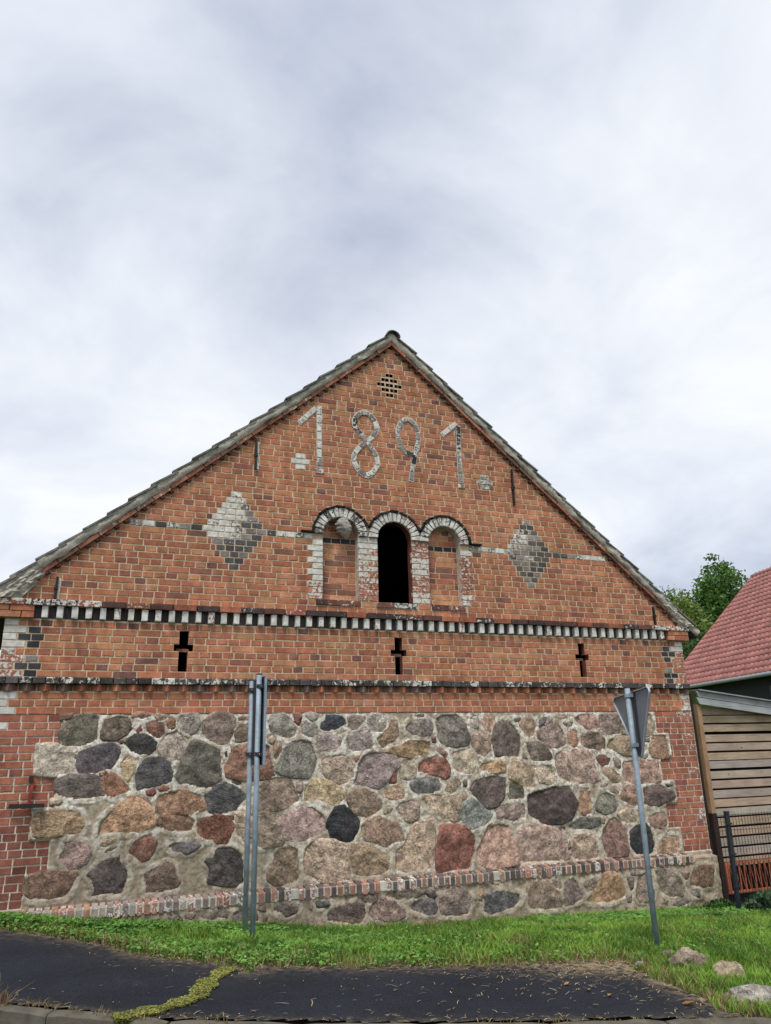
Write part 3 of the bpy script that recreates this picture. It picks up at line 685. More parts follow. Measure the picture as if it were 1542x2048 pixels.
('S','2b3038',[-912,-1504,-853,-1419,-754,-1402,-645,-1464,-567,-1564,-573,-1652,-629,-1779,-678,-1797,-796,-1769,-902,-1745,-936,-1666,-946,-1588]),
('S','857461',[-1568,-1872,-1514,-1810,-1385,-1793,-1291,-1832,-1290,-1940,-1280,-2040,-1288,-2154,-1435,-2160,-1561,-2162,-1626,-2113,-1628,-2016,-1575,-1954]),
('S','9f8d7c',[-1217,-1828,-1142,-1765,-1008,-1748,-854,-1774,-737,-1824,-728,-1927,-710,-2063,-701,-2173,-855,-2187,-1045,-2177,-1139,-2124,-1233,-2085,-1239,-1977]),
('S','86755f',[-669,-1837,-570,-1812,-441,-1850,-322,-1910,-212,-1960,-215,-2081,-237,-2148,-368,-2164,-526,-2169,-653,-2135,-670,-1982]),
('S','86705f',[-539,-1601,-437,-1562,-315,-1537,-194,-1592,-71,-1634,-22,-1717,-5,-1824,-118,-1831,-241,-1854,-362,-1812,-481,-1779,-550,-1714]),
('S','a08e7a',[61,-1722,116,-1653,223,-1623,363,-1598,373,-1730,358,-1926,349,-2120,202,-2145,15,-2157,-137,-2121,-133,-2000,-110,-1897,-5,-1842]),
('S','7c4e43',[488,-1682,651,-1681,792,-1716,908,-1796,936,-1889,917,-1997,879,-2085,840,-2181,644,-2189,389,-2180,406,-2036,436,-1859]),
('S','9c7f70',[1115,-1704,1252,-1697,1400,-1719,1437,-1824,1474,-1938,1486,-2069,1495,-2161,1328,-2173,1136,-2186,1004,-2168,942,-2106,939,-1979,1013,-1874,1064,-1785]),
('S','97827a',[1513,-1885,1568,-1785,1690,-1734,1854,-1757,2042,-1791,2168,-1865,2219,-1954,2208,-2049,2259,-2138,2122,-2176,1884,-2169,1650,-2172,1512,-2162,1502,-2014]),
('S','9a8878',[2335,-1904,2472,-1892,2646,-1897,2684,-2001,2717,-2129,2722,-2187,2522,-2193,2364,-2182,2282,-2101,2301,-1988]),
('S','795f58',[2802,-1852,2879,-1757,2990,-1698,3085,-1758,3137,-1850,3145,-1980,3157,-2079,3136,-2175,3001,-2176,2823,-2174,2782,-2056,2757,-1957]),
('S','2f3238',[3234,-1905,3336,-1841,3485,-1819,3544,-1872,3597,-1956,3610,-2047,3573,-2194,3402,-2188,3274,-2165,3227,-2044]),
('S','80695c',[3551,-1741,3668,-1686,3805,-1677,3861,-1756,3839,-1847,3781,-1905,3665,-1869,3577,-1834]),
('S','957a62',[3673,-2071,3753,-1995,3891,-1983,4013,-1995,4016,-2091,3951,-2188,3825,-2210,3627,-2187]),
('S','a5927e',[3046,-1666,3222,-1624,3419,-1643,3418,-1734,3328,-1801,3198,-1794,3116,-1729]),
('S','7f6f60',[2794,-1773,2815,-1705,2863,-1687,2833,-1765]),
('S','8f8d88',[-438,-430,-374,-373,-268,-383,-206,-432,-197,-528,-273,-584,-388,-582,-429,-506]),
('S','8a7560',[-347,-630,-241,-594,-187,-547,-163,-451,-78,-462,-71,-577,-95,-691,-170,-718,-257,-791,-317,-696]),
('S','77706e',[50,-521,117,-454,249,-445,371,-446,401,-525,375,-612,285,-640,154,-628,69,-579]),
('S','85704f',[-1,-740,109,-685,350,-679,380,-747,354,-823,254,-869,102,-875,-36,-852,-215,-811,-129,-756]),
('S','6d6c66',[461,-417,587,-379,747,-370,857,-450,885,-560,915,-639,885,-747,725,-754,568,-751,493,-691,477,-555]),
('S','97928c',[940,-421,1012,-381,1069,-412,1049,-532,968,-521]),
('S','6f685c',[164,-376,274,-367,295,-406,184,-415]),
('S','9a7f6c',[1110,-462,1163,-382,1305,-393,1309,-494,1229,-614,1150,-573]),
('S','89786a',[958,-660,1010,-571,1124,-603,1225,-674,1192,-802,1127,-899,1015,-838,940,-758]),
('S','5e5650',[1270,-615,1320,-505,1443,-455,1549,-486,1614,-579,1678,-671,1662,-792,1633,-911,1490,-908,1384,-896,1285,-883,1266,-744]),
('S','8d7866',[1669,-498,1737,-426,1858,-448,1924,-531,1864,-643,1798,-693,1721,-601]),
('S','575757',[1566,-425,1675,-431,1658,-487,1599,-466]),
('S','5b5c5e',[1957,-449,2061,-408,2108,-440,2038,-512,1973,-542]),
('S','84736c',[1917,-603,2049,-533,2155,-471,2252,-514,2320,-588,2356,-723,2348,-795,2219,-818,2098,-780,1957,-706]),
('S','8a7c6c',[2163,-398,2292,-378,2511,-379,2492,-432,2322,-452]),
('S','6d6656',[2319,-483,2487,-474,2468,-527,2376,-547]),
('S','9b7c72',[2517,-432,2641,-380,2810,-391,2893,-467,2868,-563,2696,-571,2561,-506]),
('S','8c6b56',[2398,-630,2462,-574,2549,-601,2555,-716,2526,-799,2461,-813,2401,-724]),
('S','6f5f55',[2600,-665,2702,-624,2858,-637,2955,-702,2953,-818,2882,-858,2714,-844,2590,-800]),
('S','6a625a',[1718,-702,1807,-734,1953,-747,2056,-830,2097,-912,2054,-972,1882,-973,1810,-956,1759,-854]),
('S','9e835f',[1049,-1024,1099,-957,1262,-957,1402,-965,1387,-1082,1252,-1088,1079,-1078]),
('S','554c4a',[885,-1258,959,-1175,1133,-1138,1272,-1132,1399,-1151,1407,-1268,1356,-1401,1245,-1491,1130,-1500,1042,-1454,980,-1366,872,-1286]),
('S','93846d',[1465,-1065,1521,-958,1662,-992,1841,-1022,1845,-1106,1822,-1214,1850,-1304,1707,-1289,1583,-1216,1469,-1163]),
('S','9f9383',[1860,-1077,1951,-1015,2098,-1024,2125,-1125,2177,-1217,2049,-1257,1907,-1217,1866,-1137]),
('S','a28a80',[2175,-884,2266,-855,2431,-848,2634,-863,2731,-917,2741,-1041,2794,-1135,2821,-1228,2726,-1266,2522,-1269,2323,-1242,2205,-1188,2157,-1056]),
('S','5f5d52',[1446,-1231,1535,-1214,1625,-1276,1667,-1404,1600,-1425,1436,-1414]),
('S','463d3d',[1713,-1357,1872,-1324,2095,-1293,2331,-1282,2361,-1353,2432,-1495,2384,-1582,2323,-1686,2171,-1727,2001,-1728,1837,-1691,1700,-1627,1690,-1482]),
('S','7d706a',[1252,-1548,1338,-1476,1479,-1468,1643,-1470,1658,-1567,1639,-1652,1533,-1656,1324,-1651,1241,-1623]),
('S','8d6f58',[2492,-1358,2675,-1370,2664,-1505,2642,-1633,2550,-1658,2451,-1595,2472,-1477]),
('S','85604c',[2405,-1295,2507,-1288,2489,-1328,2414,-1325]),
('S','8e8674',[2530,-1304,2670,-1304,2640,-1338,2552,-1330]),
('S','7a6c60',[1669,-912,1715,-873,1734,-934,1679,-933]),
('S','73746a',[2735,-1488,2807,-1421,2927,-1395,3038,-1440,3087,-1564,3022,-1651,2855,-1648,2733,-1598]),
('S','5d605d',[2257,-1774,2305,-1738,2458,-1697,2647,-1691,2760,-1702,2736,-1789,2593,-1821,2454,-1833,2318,-1835]),
('S','6f5d50',[2109,-1795,2166,-1769,2232,-1782,2210,-1820,2124,-1825]),
('S','6b6055',[2244,-2004,2279,-1910,2310,-1902,2283,-2035,2234,-2041]),
('S','a59079',[232,-1400,300,-1320,451,-1326,625,-1352,728,-1486,710,-1606,631,-1639,504,-1577,336,-1478]),
('S','938679',[-107,-1466,-53,-1397,85,-1366,179,-1388,196,-1490,161,-1579,76,-1601,-38,-1569]),
('S','88594a',[206,-972,296,-898,428,-882,560,-914,611,-1002,593,-1125,526,-1141,462,-1092,332,-1079,197,-1074]),
('S','928b7c',[-41,-1002,-7,-928,123,-894,173,-1008,158,-1111,50,-1135,-44,-1104]),
('S','84594b',[-203,-1163,-148,-1073,-73,-1020,-83,-1176,-183,-1177]),
('S','6c7072',[91,-1183,135,-1138,287,-1124,450,-1125,500,-1216,485,-1299,344,-1298,214,-1321,120,-1257]),
('S','9d846c',[-329,-1249,-183,-1209,-47,-1191,14,-1253,1,-1344,-125,-1353,-248,-1307]),
('S','9b9280',[676,-830,813,-809,949,-817,989,-915,968,-1051,886,-1096,741,-1072,671,-1023]),
('S','90826f',[530,-1282,601,-1182,715,-1138,767,-1197,684,-1288,627,-1324]),
('S','938672',[689,-1392,760,-1320,839,-1304,856,-1389,785,-1452,707,-1458]),
('S','76807f',[748,-1515,820,-1435,923,-1401,1020,-1462,1106,-1532,1182,-1583,1142,-1665,1070,-1717,980,-1721,856,-1742,804,-1694,743,-1608]),
('S','6f5c50',[389,-651,439,-652,459,-710,403,-714]),
('S','84705f',[445,-768,522,-779,597,-838,561,-886,475,-836]),
('S','6b5d50',[802,-1170,859,-1162,854,-1238,804,-1236]),
('S','8d8576',[-220,-1434,-148,-1438,-160,-1500,-274,-1530,-263,-1477]),
('S','7f7068',[2889,-488,2941,-392,3252,-383,3242,-502,3217,-631,3053,-650,2953,-606,2879,-563]),
('S','75735f',[3279,-383,3402,-384,3491,-526,3361,-665,3259,-621]),
('S','8c806c',[3751,-375,3818,-397,3838,-541,3790,-661,3662,-681,3650,-484]),
('S','81755f',[2984,-818,3058,-714,3211,-674,3399,-687,3509,-775,3460,-924,3323,-931,3168,-885,3000,-850]),
('S','896e58',[3750,-736,3803,-672,4014,-675,4036,-796,4047,-980,3865,-976,3732,-941,3718,-854]),
('S','6b4a40',[2805,-940,2900,-911,3024,-966,2988,-1038,2880,-1066,2836,-1003]),
('S','84756b',[3057,-967,3146,-948,3205,-1002,3185,-1095,3116,-1073]),
('S','8b7864',[2866,-1117,3035,-1081,3155,-1167,3175,-1261,3112,-1290,2988,-1234]),
('S','877a6a',[2812,-1289,2945,-1263,2926,-1303,2819,-1330]),
('S','9b7f72',[3232,-1002,3394,-996,3610,-1012,3805,-1007,3801,-1113,3825,-1220,3813,-1293,3592,-1307,3376,-1304,3200,-1272,3219,-1138]),
('S','8b6f60',[3111,-1484,3183,-1344,3294,-1317,3424,-1342,3483,-1437,3475,-1540,3414,-1588,3257,-1571,3211,-1518]),
('S','5a4d4c',[3523,-1356,3641,-1340,3807,-1335,3989,-1405,4037,-1491,3994,-1541,3839,-1556,3736,-1598,3627,-1603,3510,-1572]),
('S','4b4f48',[3893,-1317,4046,-1317,4034,-1349,3957,-1351]),
('S','9a8b7b',[2922,-1334,3081,-1319,3143,-1352,3106,-1422,2992,-1398]),
('S','5a5a55',[3657,-713,3742,-703,3707,-746,3642,-761]),
('S','80736a',[3538,-947,3654,-907,3660,-960,3588,-980]),
('P','6c6260',[-2683,-2380,-2661,-2344,-2588,-2343,-2543,-2415,-2673,-2411]),
('P','6a6460',[-2348,-2379,-2283,-2347,-2182,-2344,-2105,-2378,-2085,-2433,-2245,-2442,-2354,-2424]),
('P','635c5c',[-2026,-2438,-1994,-2372,-1866,-2352,-1769,-2391,-1766,-2508,-2007,-2478]),
('P','726460',[-2513,-2365,-2449,-2340,-2414,-2381,-2445,-2416,-2495,-2404]),
('P','5c5550',[-1576,-2369,-1451,-2348,-1306,-2395,-1342,-2444,-1449,-2466,-1566,-2425]),
('P','4a4c4c',[-1123,-2391,-1096,-2353,-994,-2361,-947,-2398,-1003,-2433,-1095,-2425]),
('P','665855',[-984,-2475,-891,-2435,-768,-2437,-663,-2405,-558,-2438,-531,-2531,-571,-2616,-751,-2608,-975,-2580]),
('P','655a58',[-590,-2329,-479,-2313,-401,-2352,-412,-2409,-481,-2433,-558,-2397]),
('P','6a5c55',[-1752,-2369,-1691,-2347,-1672,-2407,-1743,-2386]),
('P','83716a',[-503,-2517,-433,-2408,-344,-2382,-217,-2434,-81,-2520,-74,-2604,-223,-2632,-427,-2605,-499,-2566]),
('P','6e655c',[-309,-2343,-144,-2314,77,-2323,167,-2373,74,-2416,-108,-2426,-276,-2396]),
('P','544a4a',[198,-2367,302,-2358,351,-2421,308,-2460,217,-2411]),
('P','5b5a5c',[-10,-2510,73,-2449,165,-2432,287,-2467,335,-2539,301,-2595,179,-2593,48,-2565]),
('P','716660',[391,-2442,499,-2373,626,-2370,761,-2437,787,-2534,737,-2650,579,-2645,413,-2639,375,-2568]),
('P','8e7a58',[870,-2420,947,-2399,947,-2548,875,-2507]),
('P','575a60',[984,-2471,1096,-2436,1272,-2441,1427,-2471,1452,-2562,1368,-2625,1222,-2656,1024,-2665,940,-2632,967,-2557]),
('P','7a6b5e',[1531,-2444,1651,-2381,1814,-2366,1899,-2445,1997,-2516,2043,-2629,2024,-2699,1804,-2689,1601,-2663,1566,-2553]),
('P','6f6260',[2090,-2414,2228,-2360,2280,-2428,2338,-2543,2340,-2626,2182,-2649,2075,-2658,2066,-2531]),
('P','7a6c66',[1885,-2353,2002,-2362,2063,-2449,2022,-2500,1935,-2439]),
('P','766a62',[2389,-2418,2552,-2384,2539,-2485,2421,-2559,2370,-2481]),
('P','7a6553',[1037,-2335,1370,-2342,1377,-2387,1154,-2388]),
('P','947558',[2546,-2514,2677,-2355,2828,-2347,2906,-2419,2967,-2518,2991,-2614,2908,-2673,2708,-2684,2440,-2680,2362,-2628,2454,-2571]),
('P','74675e',[3223,-2423,3360,-2376,3404,-2504,3423,-2629,3384,-2712,3192,-2715,3136,-2578]),
('P','736a60',[3477,-2374,3650,-2367,3803,-2407,3877,-2520,3925,-2631,3883,-2714,3648,-2695,3552,-2640,3503,-2540]),
('P','7d6961',[3894,-2423,4049,-2395,4014,-2511,3957,-2526]),
('P','6c5747',[4118,-2390,4273,-2371,4438,-2382,4428,-2501,4388,-2637,4213,-2614,4035,-2620,4032,-2561]),
('P','6c5f5c',[3031,-2428,3158,-2428,3125,-2568,3074,-2564]),
('P','766b62',[3079,-2356,3244,-2367,3224,-2414,3073,-2403]),
('P','6b6766',[4001,-2656,4165,-2649,4176,-2738,4056,-2728]),
('P','67625e',[3716,-2758,3906,-2735,3981,-2770,3959,-2817,3718,-2825]),
('P','6a5e5e',[2989,-2632,3093,-2613,3065,-2714,3002,-2718]),
('P','736e66',[4292,-2777,4422,-2748,4428,-2788,4314,-2808])]

GX = np.arange(-4.552, 4.5601, .0120); GZ = np.arange(-3.02, -.346, .0120); nx_, nz_ = len(GX), len(GZ)
XX, ZZ = np.meshgrid(GX, GZ)
dist = np.full(XX.shape, .5)
def chaikin(p, it=2):
    p = [Vector(q) for q in p]; c = sum(p, Vector((0, 0)))/len(p)
    p = [q+(q-c).normalized()*.036 for q in p]
    for f in (.11, .22)[:it]:
        o = []
        for a, b in zip(p, p[1:]+p[:1]): o += [a*(1-f)+b*f, a*f+b*(1-f)]
        p = o
    return p
stone_out = []
for kd, hx, fl in STONES:
    p = [(fl[q]/1000, fl[q+1]/1000) for q in range(0, len(fl), 2)]
    A = sum(a[0]*b[1]-b[0]*a[1] for a, b in zip(p, p[1:]+p[:1]))/2
    if A < 0: p = p[::-1]
    o = chaikin(p, 2); sd_ = rng.uniform(0, 99)
    o = [Vector((v.x+.007*nz(v.x*14, v.y*14, sd_)+.003*nz(v.x*50, v.y*50, sd_), v.y+.007*nz(v.x*14, v.y*14, sd_+31)+.003*nz(v.x*50, v.y*50, sd_+9))) for v in o]
    stone_out.append((kd, hx, o, abs(A), sd_))
    P_ = np.array([(v.x, v.y) for v in o]); lo = P_.min(0)-.1; hi = P_.max(0)+.1
    i0, i1 = np.searchsorted(GX, (lo[0], hi[0])); j0, j1 = np.searchsorted(GZ, (lo[1], hi[1]))
    if i1 <= i0 or j1 <= j0: continue
    px = XX[j0:j1, i0:i1, None]; pz = ZZ[j0:j1, i0:i1, None]
    a = P_; b = np.roll(P_, -1, 0); ab = b-a
    t = np.clip(((px-a[:, 0])*ab[:, 0]+(pz-a[:, 1])*ab[:, 1])/np.maximum((ab**2).sum(1), 1e-12), 0, 1)
    d = np.hypot(px-a[:, 0]-t*ab[:, 0], pz-a[:, 1]-t*ab[:, 1]).min(2)
    ins = (((a[:, 1] > pz) != (b[:, 1] > pz)) & (px < (b[:, 0]-a[:, 0])*(pz-a[:, 1])/np.where(np.abs(b[:, 1]-a[:, 1]) < 1e-9, 1e-9, b[:, 1]-a[:, 1])+a[:, 0])).sum(2) % 2 == 1
    d = np.where(ins, -d, d); dist[j0:j1, i0:i1] = np.minimum(dist[j0:j1, i0:i1], d)
def mortar_grid():
    row = ZZ/H
    kk = np.clip(np.round(row).astype(int), -28, -5); stp = np.where(((-kk-5)//4) % 2 == 0, 3.885, 4.085)
    pier = (np.abs(XX) > stp-.006) & (row > -28.5)
    n1 = np.array([nz(x*9, z*9, 1) for x, z in zip(XX.ravel(), ZZ.ravel())]).reshape(XX.shape)
    n2 = np.array([nz(x*34, z*34, 7) for x, z in zip(XX.ravel(), ZZ.ravel())]).reshape(XX.shape)
    n3 = np.array([nz(x*1.7, z*1.7, 4) for x, z in zip(XX.ravel(), ZZ.ravel())]).reshape(XX.shape)
    plin = ZZ < -2.255
    rib = np.exp(-(np.maximum(0, dist-.016)/.010)**2)*(dist > -.03)
    y = -.016-.008*rib-.006*n1-.005*n2
    y = np.where(dist < -.045, .02, y)
    y = np.where(plin, y-.085-.012*n1, y)
    y = np.where(pier, .0075, y)
    base = np.stack([np.full(XX.shape, c) for c in (.42, .35, .262)], -1)
    base = base*(1+.22*n3+.10*n1)[..., None]
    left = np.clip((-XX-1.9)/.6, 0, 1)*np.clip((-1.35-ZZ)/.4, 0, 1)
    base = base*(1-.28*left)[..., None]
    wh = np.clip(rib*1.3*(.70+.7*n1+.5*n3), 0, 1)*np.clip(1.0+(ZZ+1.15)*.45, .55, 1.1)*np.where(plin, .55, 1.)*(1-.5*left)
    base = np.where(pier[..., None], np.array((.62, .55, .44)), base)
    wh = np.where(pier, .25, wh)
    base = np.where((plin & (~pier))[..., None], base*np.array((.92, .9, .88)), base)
    v = np.stack([XX, y, ZZ], -1).reshape(-1, 3)
    idx = np.arange(nx_*nz_).reshape(nz_, nx_)
    f = np.stack([idx[:-1, :-1], idx[:-1, 1:], idx[1:, 1:], idx[1:, :-1]], -1).reshape(-1, 4)
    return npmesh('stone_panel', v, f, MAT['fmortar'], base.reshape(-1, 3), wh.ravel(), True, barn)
panel = mortar_grid()
def stone_mesh(kd, hx, o, A, sd_):
    n = len(o); c = sum(o, Vector((0, 0)))/n; rad = math.sqrt(A/math.pi)
    yb = -.085 if kd == 'P' else 0.
    bul = min(.014, .007+.03*rad)*rng.uniform(.6, 1.3); tx, tz = rng.uniform(-.10, .10), rng.uniform(-.10, .10)
    rough = min(.020, .055*rad+.004)
    vs = []; fs = []
    e1 = min(.16, .008/max(rad, .03)); ringf = ((1+e1, .05), (1.0, .006), (1-.8*e1, -.020), (1-2*e1, -.022-bul*.55), (1-min(.45, 3.5*e1), -.022-bul*.9), (.55, -.022-bul), (.38, -.022-bul), (.2, -.022-bul))
    fac = [(rng.uniform(0, 6.28), rng.uniform(-.3, .5)*rad, rng.uniform(.1, .45)) for _ in range(4)]
    for k, (sc, y) in enumerate(ringf):
        for p in o:
            q = c+(p-c)*sc; dx, dz = q.x-c.x, q.y-c.y
            am = rough*(0 if k < 1 else .35 if k == 1 else 1)
            if k > 1:
                for fa, fo, fk in fac:
                    dd = dx*math.cos(fa)+dz*math.sin(fa)-fo
                    if dd > 0: am_ = dd*fk*.45; y = y+0; dx += 0; vs_add = am_
                    else: vs_add = 0
                    tsum = vs_add if fa == fac[0][0] else max(tsum, vs_add)
            else: tsum = 0
            d = min(tsum, bul*.8)+am*(nz(q.x*8, q.y*8, sd_)+.5*nz(q.x*17, q.y*17, sd_+3)+(.25*nz(q.x*40, q.y*40, sd_+5) if k < 5 else 0))
            vs.append((q.x, yb+y+d+(tx*dx+tz*dz if k > 1 else 0), q.y))
    vs.append((c.x, yb-.022-bul+rough*nz(c.x*9, c.y*9, sd_), c.y))
    for k in range(len(ringf)-1):
        for q in range(n): fs.append((k*n+q, k*n+(q+1) % n, (k+1)*n+(q+1) % n, (k+1)*n+q))
    k = len(ringf)-1
    for q in range(n): fs.append((k*n+q, k*n+(q+1) % n, len(vs)-1))
    lc = lin(hx); g_ = sum(lc)/3; mb = MB(); mb.add(vs, fs, tuple(min(.55, (g_+(v-g_)*.72)*STONE_GAIN*k_) for v, k_ in zip(lc, (1.08, .98, .90))))
    return mb.build('field_stone', MAT['stone'], panel, True, origin=(c.x, yb, c.y))
STONE_GAIN = 1.55
for s_ in stone_out: stone_mesh(*s_)
# small filler stones pressed into the wide joints
fil = 0
for q in range(900):
    if fil >= 90: break
    x, z = rng.uniform(-3.9, 4.0), rng.uniform(-2.85, -.42)
    i, j = int((x+4.552)/.0120), int((z+3.02)/.0120)
    if not (0 <= i < nx_ and 0 <= j < nz_) or dist[j, i] < .03 or -2.40 < z < -2.16 or (x < -1.5 and -2.2 < z < -1.2): continue
    kk = max(-28, min(-5, round(z/H)))
    if abs(x) > step(kk)-.07: continue
    r0 = min(dist[j, i]*.9, .05)*rng.uniform(.7, 1); an = rng.uniform(0, 3); o = []
    for a in range(10):
        th = a/10*2*math.pi; rr = r0*rng.uniform(.7, 1.15); u, v = rr*1.5*math.cos(th), rr*.75*math.sin(th)
        o.append(Vector((x+u*math.cos(an)-v*math.sin(an), z+u*math.sin(an)+v*math.cos(an))))
    stone_mesh('P' if z < -2.3 else 'S', rng.choice(('7a6353', '6f5d50', '8a7a68', '5c5650', '84594b')), o, math.pi*r0*r0, rng.uniform(0, 99)).name = 'pinning_stone'
    sl = dist[max(0, j-11):j+12, max(0, i-11):i+12]; sl[:] = np.minimum(sl, .0); fil += 1
# --- brick-on-edge cap of the plinth
x = -4.08
while x < 4.12:
    w = .054*rng.uniform(.9, 1.08); zt = -2.203+.004*nz(x*3, 0)-.01*max(0, x-3); zb = zt-.118+rng.uniform(-.012, .008); yf = -.125+rng.uniform(-.008, .008)
    dark = (int((x+5)/.0745) % 2 == 0)
    c = vary((.14, .11, .10), .35) if dark else vary((.35, .185, .135), .25); wv = rng.choice((.1, .25, .35)) if dark else rng.choice((.2, .35, .42, .5))
    if x < -1.8: c = vary(rng.choice(((.24, .18, .165), (.36, .19, .14), (.32, .26, .23))), .2); wv = rng.choice((.2, .35, .42))
    v = [(x, .0, zt+.012), (x+w, .0, zt+.012), (x+w, .0, zb), (x, .0, zb), (x, yf+.012, zt-.012), (x+w, yf+.012, zt-.012), (x+w, yf, zt-.03), (x, yf, zt-.03), (x+w, yf, zb), (x, yf, zb)]
    BR_ = (v, [(0, 4, 5, 1), (4, 7, 6, 5), (7, 9, 8, 6), (1, 5, 6, 8, 2), (0, 3, 9, 7, 4), (9, 3, 2, 8)], c, wv, 'cap_brick', '')
    if rng.random() > .03: one(BR_, panel)
    x += w+.0195
cm = MB(); cm.box((-4.1, -.116, -2.312), (4.15, .0, -2.222), (.36, .32, .26)); cm.build('cap_mortar', lm.data.materials[0], panel)
# ---------------------------------------------------------------- verge, roof, other walls
ca_, sa_ = math.cos(SA), math.sin(SA)
def rp(s, t, h, y): return (s*(ca_*t+sa_*h), y, APZ-sa_*t+ca_*h)
roofb = MB()
for s in (-1, 1):
    a = [rp(s, -h*math.tan(SA), h, y) for h in (.10, .155) for y in (.02, 12.)] + [rp(s, 6.32, h, y) for h in (.10, .155) for y in (.02, 12.)]
    roofb.add(a, [(0, 1, 5, 4), (2, 6, 7, 3), (0, 4, 6, 2), (1, 3, 7, 5), (4, 5, 7, 6)], (.06, .06, .055))
    for k in range(21):
        t0, t1 = k*.305+.1, k*.305+.46
        if t1 > 6.42: break
        vv = [rp(s, t0, .155, .14), rp(s, t0, .155, 12), rp(s, t1, .185, 12), rp(s, t1, .185, .14), rp(s, t1, .160, 12), rp(s, t1, .160, .14)]
        roofb.add(vv, [(0, 3, 2, 1), (3, 5, 4, 2)], (.08, .075, .07))
roof = roofb.build('roof', MAT['tile'], barn)
for s in (-1, 1):
    t = .0; first = True
    while t < 5.98:                                    # brick course under the verge
        w = min(.245*rng.uniform(.96, 1.04), 6.0-t)
        y0 = -.052+rng.uniform(-.004, .004); h0, h1 = .016, .066
        v = [rp(s, (tt if not (first and tt == t) else -hh*math.tan(SA)), hh, yy) for yy in (y0, .06) for tt, hh in ((t, h0), (t+w, h0), (t+w, h1), (t, h1))]
        c = vary((.34, .15, .10) if rng.random() < .6 else (.22, .12, .09), .25)
        one((v, [(0, 1, 2, 3), (7, 6, 5, 4), (0, 4, 5, 1), (1, 5, 6, 2), (2, 6, 7, 3), (3, 7, 4, 0)], c, rng.choice((0, 0, .2, .35)), 'verge_brick', ''), roof)
        t += w+.010; first = False
    t = .10
    while t < 5.9:                                     # little dogtooth corners below it
        w = .05; v = [rp(s, t, -.024, -.004), rp(s, t+w, -.024, -.004), rp(s, t+w, .015, -.004), rp(s, t, .015, -.004), rp(s, t+.008, -.012, -.036), rp(s, t+w-.008, -.012, -.036), rp(s, t+w, .015, -.040), rp(s, t, .015, -.040)]
        one((v, [(4, 5, 6, 7), (0, 1, 5, 4), (1, 2, 6, 5), (3, 0, 4, 7)], vary((.13, .065, .05), .3), .05, 'verge_tooth', ''), roof)
        t += .128
    # mortar fillet
    vs = []; fs = []; nt_ = 170; hs = (.064, .085, .12, .157)
    for q in range(nt_+1):
        t = 6.25*q/nt_
        for k, h in enumerate(hs):
            tt = t if q else -h*math.tan(SA)
            y = -.078-.022*nz(t*5, k*.7, s)-.018*nz(t*17, k*1.3, 3)+(.022 if k == 0 else 0)
            if t > 6.0: y += .0
            hh = h+.022*nz(t*6, 9, s)*(1 if k == 0 else 0)
            vs.append(rp(s, tt, hh, y))
    for q in range(nt_):
        for k in range(3): e = q*4+k; fs.append((e, e+4, e+5, e+1))
    mb = MB(); mb.add(vs, fs, (.3, .28, .25)); mb.build('verge_mortar', MAT['rakemortar'], roof, True)
    for k in range(21):                                # verge tiles, stepped
        t0, t1 = k*.305-.02, k*.305+.345+rng.uniform(-.012, .012)
        if t1 > 6.45: break
        ha, hb = .156, .188+rng.uniform(-.004, .008); th = .022; y0 = -.096+rng.uniform(-.012, .010)
        v = [rp(s, t0, ha-th, y0), rp(s, t1, hb-th, y0), rp(s, t1, hb-th, .15), rp(s, t0, ha-th, .15), rp(s, t0, ha, y0), rp(s, t1, hb, y0), rp(s, t1, hb, .15), rp(s, t0, ha, .15)]
        if k == 0: v = [(max(p[0]*s, -.0)*s, p[1], p[2]) for p in v]
        mb = MB(); mb.add(v, [(0, 3, 2, 1), (4, 5, 6, 7), (0, 1, 5, 4), (1, 2, 6, 5), (2, 3, 7, 6), (3, 0, 4, 7)], vary((.13, .125, .11), .3))
        mb.build('roof_tile', MAT['tile'], roof)
for k in range(4):                                     # ridge tiles
    vs = []; fs = []; y0 = -.13+k*.33; n = 9
    for yy, rr in ((y0, .105), (y0+.36, .094)):
        for r2 in (rr, rr-.02):
            for q in range(n): a = math.pi*q/(n-1); vs.append((r2*1.05*math.cos(a), yy, APZ+.125+r2*.95*math.sin(a)))
    for q in range(n-1): fs += [(q, q+1, 2*n+q+1, 2*n+q), (n+q, 3*n+q, 3*n+q+1, n+q+1), (q, n+q, n+q+1, q+1)]
    mb = MB(); mb.add(vs, fs, (.07, .066, .058)); mb.build('ridge_tile', MAT['tile'], roof, True)
mb = MB(); vs = []                                     # mortar plug in the ridge end, plaster patch at the left foot
def blob(mb, c, r, seed, n=14, m_=9, col=(.3, .28, .25), am=.25):
    vs = []; fs = []
    for a in range(m_+1):
        for b in range(n):
            th, ph = math.pi*a/m_, 2*math.pi*b/n; d = Vector((math.sin(th)*math.cos(ph), math.sin(th)*math.sin(ph), math.cos(th)))
            k = 1+am*nz(d.x*1.7+seed, d.y*1.7, d.z*1.7)+am*.5*nz(d.x*4+seed, d.y*4, d.z*4)
            vs.append((c[0]+d.x*r[0]*k, c[1]+d.y*r[1]*k, c[2]+d.z*r[2]*k))
    for a in range(m_):
        for b in range(n): fs.append((a*n+b, (a+1)*n+b, (a+1)*n+(b+1) % n, a*n+(b+1) % n))
    mb.add(vs, fs, col)
blob(mb, (0, -.045, APZ+.15), (.085, .03, .06), 2); mb.build('ridge_mortar', MAT['rakemortar'], roof, True)
mb = MB(); vs = []; fs = []
